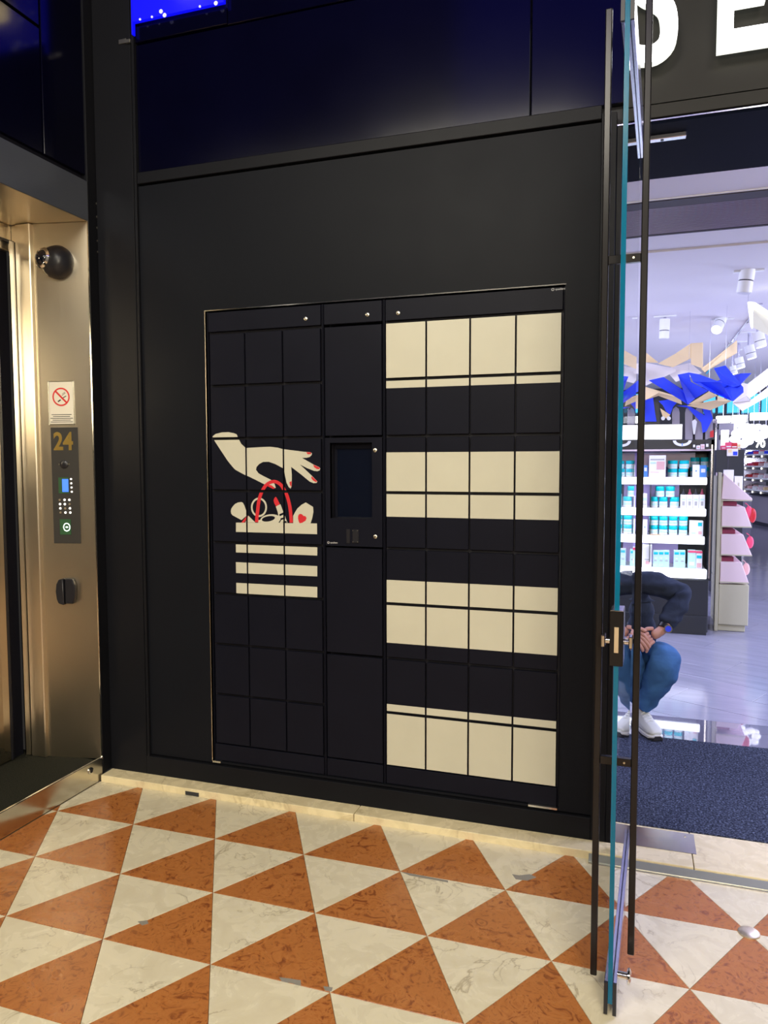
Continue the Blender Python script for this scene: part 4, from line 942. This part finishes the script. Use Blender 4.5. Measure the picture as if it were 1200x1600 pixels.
# dark display board with blue shapes above the gondola
bd = thing('blue_display_board', 'dark board with blue paper cut-outs above the shelf display', 'display', (2.2, 4.6, 1.62)); BY = 4.6
p0 = at('y', BY, 1006, 700); p1 = at('y', BY, 1117, 700)
part('board_leg', MB().box(1.95, 1.99, BY+.01, BY+.05, .031, 1.60).box(2.42, 2.46, BY+.01, BY+.05, .031, 1.60), 'gond', bd)
part('board_base', MB().box(p0.x-.1, p1.x, BY+.01, BY+.05, 1.60, at('y', BY, 1060, 662).z), 'grilled', bd)
def shapeB(nm, pts, m, y0, y1):
    part(nm, MB().prism([(at('y', BY, 930+x/4.444, 600+y/4.444).x, at('y', BY, 930+x/4.444, 600+y/4.444).z) for x, y in pts], lambda x, z, y: (x, y, z), BY+y0, BY+y1), m, bd)
for cx in (560, 650, 720, 790):
    shapeB('dark_cutout', [(cx-26, 400), (cx-26, 200), (cx-20, 172), (cx, 158), (cx+20, 172), (cx+26, 200), (cx+26, 400)], 'counter', -.01, .0)
shapeB('dark_cutout', [(345, 290), (345, 90), (440, 90), (450, 290)], 'gond', -.01, 0)
shapeB('blue_cutout', [(346, 262), (346, 90), (400, 85), (412, 180), (425, 262)], 'blue', -.03, -.015)
shapeB('blue_cutout', [(440, 120), (520, 108), (574, 122), (540, 160), (520, 215), (490, 190), (470, 150)], 'blue', -.03, -.015)
shapeB('blue_cutout', [(565, 152), (645, 150), (760, 220), (740, 165), (700, 150), (790, 165), (815, 240), (770, 330), (745, 340), (735, 270), (680, 210), (640, 165)], 'blue', -.03, -.015)
shapeB('beige_cutout', [(450, 170), (520, 215), (500, 240), (470, 235)], 'beige', -.035, -.031)
for cx in (470, 510): shapeB('white_cutout', [(cx+14*math.cos(t*.7), 240+14*math.sin(t*.7)) for t in range(9)], 'white', -.045, -.036)
shapeB('white_cutout', [(670, 260), (690, 245), (705, 262), (690, 350), (680, 350)], 'white', -.035, -.031); shapeB('red_cutout', [(795, 330), (820, 320), (820, 370), (795, 372)], 'vred', -.035, -.031)

# ------------------------------------------------------------------ folded paper hangings (faces given by their corners in space)
def fold(name, label, quads, m, th=.006, s=(930, 380, 4.444)):
    """each quad: four photo corners with their own distance"""
    P = [[at('y', Y, s[0]+x/s[2], s[1]+y/s[2]) for x, y, Y in q] for q in quads]
    allp = [v for q in P for v in q]
    t = thing(name, label, 'decoration', ((min(v.x for v in allp)+max(v.x for v in allp))/2, sum(v.y for v in allp)/len(allp), min(v.z for v in allp)))
    for q in P:
        n = (q[1]-q[0]).cross(q[2]-q[0]).normalized()*th
        L_ = len(q); mb = MB().add(q+[v+n for v in q], [tuple(range(L_)), tuple(reversed(range(L_, 2*L_)))]+[(i, (i+1) % L_, L_+(i+1) % L_, L_+i) for i in range(L_)])
        part('paper_fold', mb, m, t)
    top = max(allp, key=lambda v: v.z); part('hanging_wire', MB().cyl(top, (top.x, top.y, 2.749), .0008, n=5), 'satin', t)
A, B = 3.75, 4.0
fold('blue_paper_ribbon', 'bright blue zigzag paper ribbon hanging left of the pair', [
    [(375, 955, A), (475, 932, A), (690, 1075, B), (640, 1118, B)], [(640, 1118, B), (690, 1075, B), (780, 1022, A), (660, 960, A), (650, 898, A), (572, 913, A), (612, 1000, B)]], 'blue')
A, B = 3.45, 3.62
fold('blue_paper_ribbon', 'bright blue zigzag paper ribbon hanging at right of the pair', [
    [(650, 898, A), (720, 910, A), (870, 965, A), (1030, 1030, B), (950, 1095, B), (800, 1030, A), (680, 962, A)],
    [(825, 868, B), (905, 849, B), (1028, 1000, A-.02), (1030, 1032, A-.02), (955, 1096, A-.02)], [(1085, 903, B), (1010, 905, B), (830, 962, B), (960, 1000, A), (1000, 990, A)]], 'blue')
fold('blue_paper_ribbon', 'blue paper curl seen through the glass door', [[(168, 990, 4.3), (230, 1005, 4.3), (300, 955, 4.5), (300, 1030, 4.5), (240, 1050, 4.3), (168, 1062, 4.3)]], 'blue')
fold('cream_paper_ribbon', 'cream folded paper ribbon above the blue ones', [
    [(355, 760, 4.4), (440, 830, 4.6), (355, 828, 4.4)], [(440, 838, 4.6), (560, 770, 4.4), (665, 700, 4.3), (665, 800, 4.3), (540, 862, 4.5)],
    [(665, 695, 4.3), (745, 690, 4.2), (745, 870, 4.2), (665, 840, 4.3)], [(738, 872, 4.2), (985, 675, 4.7), (985, 762, 4.7), (762, 895, 4.2)]], 'beige')
fold('cream_paper_ribbon', 'cream folded paper band left of the blue ribbons', [
    [(170, 840, 4.5), (300, 835, 4.5), (300, 905, 4.5), (172, 925, 4.5)], [(350, 830, 4.8), (560, 872, 4.8), (560, 890, 4.8), (350, 990, 4.8)], [(480, 870, 4.9), (660, 830, 4.9), (740, 900, 4.8), (560, 960, 4.9)]], 'wpaper')
fold('cream_paper_ribbon', 'cream paper loop hanging just under the left blue ribbon', [
    [(345, 1000, 4.3), (440, 1040, 4.2), (590, 1075, 4.2), (600, 1120, 4.3), (440, 1060, 4.3), (345, 1090, 4.3)], [(168, 1080, 4.4), (300, 1050, 4.4), (300, 1150, 4.4), (168, 1145, 4.4)]], 'beige')
fold('cream_paper_ribbon', 'cream paper loop hanging between the blue ribbon tips', [
    [(650, 1118, 4.3), (790, 1030, 4.2), (850, 1060, 4.2), (700, 1120, 4.3)], [(700, 1120, 4.3), (850, 1090, 4.2), (945, 1098, 4.2), (800, 1160, 4.4), (640, 1130, 4.4)], [(850, 1060, 4.2), (945, 1095, 4.2), (850, 1092, 4.1)]], 'beige')
fold('cream_paper_ribbon', 'large pinkish cream folded paper at right under the track lamps', [
    [(1020, 970, 4.3), (1062, 978, 4.3), (1080, 1090, 4.2), (1050, 1060, 4.2), (955, 1108, 4.1)], [(955, 1108, 4.1), (1050, 1062, 4.2), (1075, 1095, 4.1), (1200, 1000, 4.6), (1200, 1060, 4.6), (1020, 1162, 4.1)],
    [(1050, 985, 4.5), (1200, 870, 5.0), (1200, 985, 5.0), (1070, 1080, 4.5)]], 'wpaper')
# perforated panel with glowing edge at the top right
sp = thing('perforated_panel', 'beige perforated panel with glowing edge hanging under the ceiling', 'panel', tuple(at('y', 3.0, 1190, 520)))
q1 = [at('y', Y, 930+x/4.444, 380+y/4.444) for x, y, Y in ((1100, 458, 3.0), (1215, 512, 3.15), (1230, 655, 3.15), (1095, 585, 3.0))]
n_ = Vector((.02, .05, 0)); part('mesh_face', MB().add(q1+[v+n_ for v in q1], [(0, 1, 2, 3), (7, 6, 5, 4), (0, 4, 5, 1), (1, 5, 6, 2), (2, 6, 7, 3), (3, 7, 4, 0)]), 'creamc', sp)
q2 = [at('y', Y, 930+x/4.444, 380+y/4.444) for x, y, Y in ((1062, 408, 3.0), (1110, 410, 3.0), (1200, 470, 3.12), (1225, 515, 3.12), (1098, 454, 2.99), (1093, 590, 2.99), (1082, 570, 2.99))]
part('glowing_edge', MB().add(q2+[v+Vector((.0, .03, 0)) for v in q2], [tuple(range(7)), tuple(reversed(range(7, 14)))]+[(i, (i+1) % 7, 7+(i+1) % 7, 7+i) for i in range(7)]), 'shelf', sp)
part('hanging_wire', MB().cyl(q2[0], (q2[0].x, q2[0].y, 2.749), .0015, n=5), 'satin', sp)
# spots
def spot(label, px, py0, py1, wpx, Y, tilt, lit):
    p = at('y', Y, px, py0); q = at('y', Y, px, py1); d = (Vector((px, 0, 0)) and Vector(tilt)).normalized()
    L_ = abs(p.z-q.z)/max(.25, abs(d.z)); r_ = wpx/2*(p-CAM).dot(fw)/FPX
    t = thing('ceiling_spotlight', label, 'lamp', (p.x, Y, 2.749)); e = p + d*L_
    part('lamp_body', MB().cyl(p, p+d*L_*.58, r_, n=20), 'white', t, 0, True); part('lamp_ring', MB().cyl(p+d*L_*.58, p+d*L_*.62, r_*.93, n=20), 'gond', t, 0, True)
    part('lamp_head', MB().cyl(p+d*L_*.62, e, r_*.97, n=20), 'white', t, 0, True)
    part('lamp_bulb', MB().cyl(e, e+d*.004, r_*.85, n=20), 'lightbox' if lit else 'white', t)
    part('lamp_stem', MB().cyl(p-d*.002+Vector((0, 0, 0)), (p.x, Y, 2.749), .012, n=10), 'satin', t)
    part('mount_plate', MB().box(p.x-.09, p.x+.09, Y-.02, Y+.02, 2.738, 2.749), 'white', t)
spot('large white spotlight nearest the entrance, at upper right', 1170, 412, 457, 23, 2.45, (-.13, .0, -1), False)
spot('small white spotlight left of the others on the ceiling', 1039, 499, 529, 15.5, 3.9, (-.03, 0, -1), False)
spot('lit spotlight pointing at the viewer, middle of the ceiling', 1129, 494, 519, 17, 4.2, (-.3, -.75, -.7), True)
for k, (x, y0, y1, wd, Y) in enumerate(((1184, 519, 542, 17, 4.4), (1170, 540, 560, 15, 5.0), (1154, 559, 575, 13, 5.6), (1145, 572, 584, 10, 6.2))):
    spot('%s of the four spotlights in the receding row at right' % ('nearest', 'second', 'third', 'farthest')[k], x, y0, y1, wd, Y, (.25, 0, -1), True)
solo('lamp_track', MB().box(2.72, 2.74, 3.6, 8.5, 2.738, 2.7495), 'satin', 'thin ceiling track above the receding row of spotlights', 'track')

# ------------------------------------------------------------------ person crouching behind the glass door
pe = thing('person', 'person crouching in navy jacket, blue jeans and white trainers, hands on knee', 'person', (1.85, 1.45, .03))
def skin(name, chains, m, parent, sub=2, label=None, root_extra=None):
    """chains: lists of (x, y, z, rx, ry); one continuous surface"""
    vs, es, rad = [], [], []; key = {}
    for ch in chains:
        prev = None
        for q in ch:
            k = tuple(round(c, 4) for c in q[:3])
            if k not in key: key[k] = len(vs); vs.append(Vector(q[:3])); rad.append((q[3], q[4] if len(q) > 4 else q[3]))
            i = key[k]
            if prev is not None: es.append((prev, i))
            prev = i
    me = bpy.data.meshes.new(name); inv = WM[parent.name].inverted(); me.from_pydata([tuple(inv @ v) for v in vs], es, [])
    o = bpy.data.objects.new(name, me); COL.objects.link(o)
    sm_ = o.modifiers.new('skin', 'SKIN'); sm_.use_smooth_shade = True; sm_.branch_smoothing = .6
    for i, r_ in enumerate(rad): me.skin_vertices[0].data[i].radius = r_; me.skin_vertices[0].data[i].use_root = False
    seen = set(); adj = {i: [] for i in range(len(vs))}
    for a, b in es: adj[a].append(b); adj[b].append(a)
    for i in range(len(vs)):
        if i in seen: continue
        me.skin_vertices[0].data[i].use_root = True; st_ = [i]
        while st_:
            c = st_.pop()
            if c in seen: continue
            seen.add(c); st_ += adj[c]
    su = o.modifiers.new('sub', 'SUBSURF'); su.levels = su.render_levels = sub
    dg = bpy.context.evaluated_depsgraph_get(); nm = bpy.data.meshes.new_from_object(o.evaluated_get(dg)); bpy.data.objects.remove(o)
    if m in ('jacket', 'jeans'):
        from mathutils import noise as mn
        nm.update(); amp = .013 if m == 'jacket' else .008
        for v in nm.vertices:
            c = v.co; k = mn.noise(Vector((c.x*9, c.y*9, c.z*30)))+.6*mn.noise(Vector((c.x*26+5, c.y*9, c.z*14)))
            v.co = c + v.normal*k*amp
    nm.materials.clear(); nm.materials.append(M[m]); nm.name = name
    for p in nm.polygons: p.use_smooth = True
    o = bpy.data.objects.new(name, nm); link(o, parent); return tag(o, label)
PEL = (1.82, 1.66, .36); CH = (1.79, 1.50, .64); NK = (1.71, 1.42, .83); HD = (1.60, 1.37, .82)
LSH = (1.875, 1.42, .845); LEL = (2.095, 1.35, .805); LWR = (1.985, 1.24, .625); LHA = (1.925, 1.215, .585)
RSH = (1.65, 1.42, .76); REL = (1.66, 1.26, .60); RWR = (1.795, 1.20, .61); RHA = (1.845, 1.20, .585)
LHP = (1.90, 1.62, .36); LKN = (2.015, 1.27, .475); LAN = (1.885, 1.36, .13)
RHP = (1.74, 1.62, .36); RKN = (1.80, 1.25, .47); RAN = (1.875, 1.52, .12)
def mid(a, b, t=.5): return tuple(a[i]+(b[i]-a[i])*t for i in range(3))
v4 = lambda p, r, r2=None: (*p, r, r2 or r)
chains = [[v4(PEL, .12, .10), v4(mid(PEL, CH), .11, .10), v4(CH, .13, .10), v4(NK, .055), v4(mid(NK, HD, .5), .05)],
          [v4(CH, .13, .10), v4(LSH, .05), v4(mid(LSH, LEL), .042), v4(LEL, .038), v4(mid(LEL, LWR), .036), v4(LWR, .024, .03)],
          [v4(CH, .13, .10), v4(RSH, .05), v4(REL, .038), v4(RWR, .024, .03)],
          [v4(PEL, .12, .10), v4(LHP, .08), v4(LKN, .055), v4(mid(LKN, LAN), .048), v4(LAN, .032)],
          [v4(PEL, .12, .10), v4(RHP, .08), v4(RKN, .055), v4(mid(RKN, RAN), .048), v4(RAN, .032)]]
# hands: palm and five fingers each, left hand laid over the knee pointing left and down
def hand_ch(W_, H_, side, fdir, spread):
    W_ = Vector(W_); H_ = Vector(H_); d = Vector(fdir).normalized(); s = Vector(spread).normalized(); out = []
    out.append([v4(tuple(W_), .024, .03), v4(tuple(mid(W_, H_, .6)), .030, .024), v4(tuple(H_), .032, .020)])
    for k, (ln, off) in enumerate(((.075, -.030), (.085, -.010), (.080, .010), (.062, .028))):
        a = H_ + s*off*.9; b = a + d*ln*.45 + Vector((0, -.012, .004)); c = b + d*ln*.30 + Vector((0, -.002, -.016)); e = c + d*ln*.14 + Vector((0, .010, -.018))
        out.append([v4(tuple(a), .0115), v4(tuple(b), .0105), v4(tuple(c), .0095), v4(tuple(e), .008)])
    a = W_ + (H_-W_)*.55 + s*(-.030*side); b = a + s*(-.022*side) + d*.03 + Vector((0, -.012, 0)); out.append([v4(tuple(a), .012), v4(tuple(b), .011), v4(tuple(b+d*.03), .009)])
    return out
chains += hand_ch(LWR, LHA, 1, (-.75, -.15, -.62), (.55, -.1, -.80))
chains += hand_ch(RWR, RHA, 1, (.85, -.1, -.42), (-.40, -.2, -.85))
body = skin('body', chains, 'skin', pe, 2)
hm = MB().ball(HD, .078, .095, .115, 22, 16)
for v in hm.v:      # chin and nose; the face looks down and to the left
    q = v-Vector(HD)
    if q.z < -.04: v.x = HD[0]+q.x*.8
hm.ball((HD[0]-.03, HD[1]-.094, HD[2]-.01), .014, .022, .022, 10, 7)
hm.ball((HD[0]+.078, HD[1]+.005, HD[2]), .012, .022, .032, 10, 7).ball((HD[0]-.078, HD[1]+.005, HD[2]), .012, .022, .032, 10, 7)
part('head', hm, 'skin', pe, 0, True)
part('hair', MB().ball((HD[0], HD[1]+.022, HD[2]+.028), .087, .098, .108, 20, 12), 'hair', pe, 0, True)
part('eye', MB().ball((HD[0]-.060, HD[1]-.072, HD[2]+.008), .010, .007, .006, 8, 6), 'sblack', pe); part('eye', MB().ball((HD[0]+.004, HD[1]-.090, HD[2]+.008), .010, .007, .006, 8, 6), 'sblack', pe)
part('mouth', MB().ball((HD[0]-.022, HD[1]-.082, HD[2]-.05), .022, .008, .006, 10, 6), 'rosep', pe)
jk = [[v4((1.82, 1.66, .42), .15, .13), v4((1.815, 1.56, .52), .165, .13), v4((1.80, 1.50, .62), .165, .125), v4(CH, .155, .12), v4((1.75, 1.45, .785), .115, .10), v4(NK, .070)],
      [v4(CH, .155, .13), v4((1.86, 1.43, .845), .080, .082), v4((1.905, 1.415, .848), .078), v4(mid(LSH, LEL, .45), .068), v4(mid(LSH, LEL, .75), .066), v4(LEL, .060), v4(mid(LEL, LWR, .35), .062), v4(mid(LEL, LWR, .7), .050), v4(mid(LEL, LWR, .93), .044)],
      [v4(CH, .155, .13), v4(RSH, .085), v4(mid(RSH, REL), .068), v4(REL, .060), v4(mid(REL, RWR, .5), .052), v4(mid(REL, RWR, .9), .042)]]
skin('jacket', jk, 'jacket', pe, 3)
jn = [[v4((1.82, 1.68, .36), .14, .12), v4((1.89, 1.60, .35), .11), v4(mid(LHP, LKN, .6), .105), v4(LKN, .082, .085), v4(mid(LKN, LAN, .3), .098), v4(mid(LKN, LAN, .6), .076), v4(mid(LKN, LAN, .98), .046)],
      [v4((1.82, 1.68, .36), .14, .12), v4((1.74, 1.60, .35), .11), v4(mid(RHP, RKN, .6), .10), v4(RKN, .085), v4(mid(RKN, RAN, .3), .088), v4(mid(RKN, RAN, .6), .070), v4(mid(RKN, RAN, .98), .045)]]
skin('jeans', jn, 'jeans', pe, 3)
def shoe(ax, ay, tx, ty):
    d = Vector((tx-ax, ty-ay, 0)).normalized(); s = Vector((-d.y, d.x, 0)); O = Vector((ax, ay, .0345))
    def ring(t, w_, z0, z1): return [O+d*t+s*w_*k+Vector((0, 0, z)) for k, z in ((-1, z0), (1, z0), (1.0, z0+(z1-z0)*.5), (.55, z1), (-.55, z1), (-1.0, z0+(z1-z0)*.5))]
    def loft(rs):
        vs = [v for r_ in rs for v in r_]; n = 6; L_ = len(rs)
        return MB().add(vs, [(j*n+i, j*n+(i+1) % n, (j+1)*n+(i+1) % n, (j+1)*n+i) for j in range(L_-1) for i in range(n)]+[tuple(range(n)), tuple(reversed(range((L_-1)*n, L_*n)))])
    sh = part('shoe', loft([ring(-.07, .028, .03, .085), ring(-.055, .036, .028, .105), ring(.0, .040, .028, .115), ring(.05, .043, .028, .095), ring(.11, .046, .028, .075), ring(.165, .042, .028, .06), ring(.195, .026, .03, .045)]), 'shoe', pe, .006, True)
    part('midsole', loft([ring(-.078, .026, .006, .032), ring(-.06, .038, .006, .032), ring(.05, .044, .006, .03), ring(.12, .048, .006, .03), ring(.175, .042, .008, .03), ring(.205, .022, .012, .03)]), 'soleW', sh)
    part('outsole', loft([ring(-.078, .026, .0, .009), ring(-.06, .039, .0, .008), ring(.12, .049, .0, .008), ring(.18, .043, .0, .016), ring(.210, .024, .004, .026)]), 'sole', sh)
    lm = MB()
    for k in range(4): q = O+d*(.045+.022*k)+Vector((0, 0, .106-.008*k)); lm.tube([q-s*.026-Vector((0, 0, .012)), q+Vector((0, 0, .002)), q+s*.026-Vector((0, 0, .012))], .003, 6)
    part('laces', lm, 'white', sh)
shoe(1.885, 1.365, 1.955, 1.20); shoe(1.875, 1.53, 1.90, 1.30)
Lw = Vector(LWR); dL = (Vector(LEL)-Lw).normalized(); wc = Lw + dL*.012
q = part('watch', MB().cyl(wc-dL*.013, wc+dL*.013, .036, n=24), 'blackp', pe, .002, True)
fc = wc + Vector((.012, -.036, .0)); part('watch_face', MB().cyl(fc, fc+Vector((.003, -.010, .002)), .022, n=20), 'chrome', q, 0, True)
part('watch_dial', MB().cyl(fc+Vector((.003, -.0105, .002)), fc+Vector((.0033, -.012, .0022)), .016, n=20), 'blue', q)
Rw = Vector(RWR); dR = (Vector(REL)-Rw).normalized(); c = Rw+dR*.01; pts = []
qq = dR.to_track_quat('Z', 'Y')
for k in range(21): pts.append(c + qq @ Vector((.042*math.cos(2*math.pi*k/20), .042*math.sin(2*math.pi*k/20), 0)))
part('bracelet', MB().tube(pts, .004, 6), 'chrome', pe, 0, True)
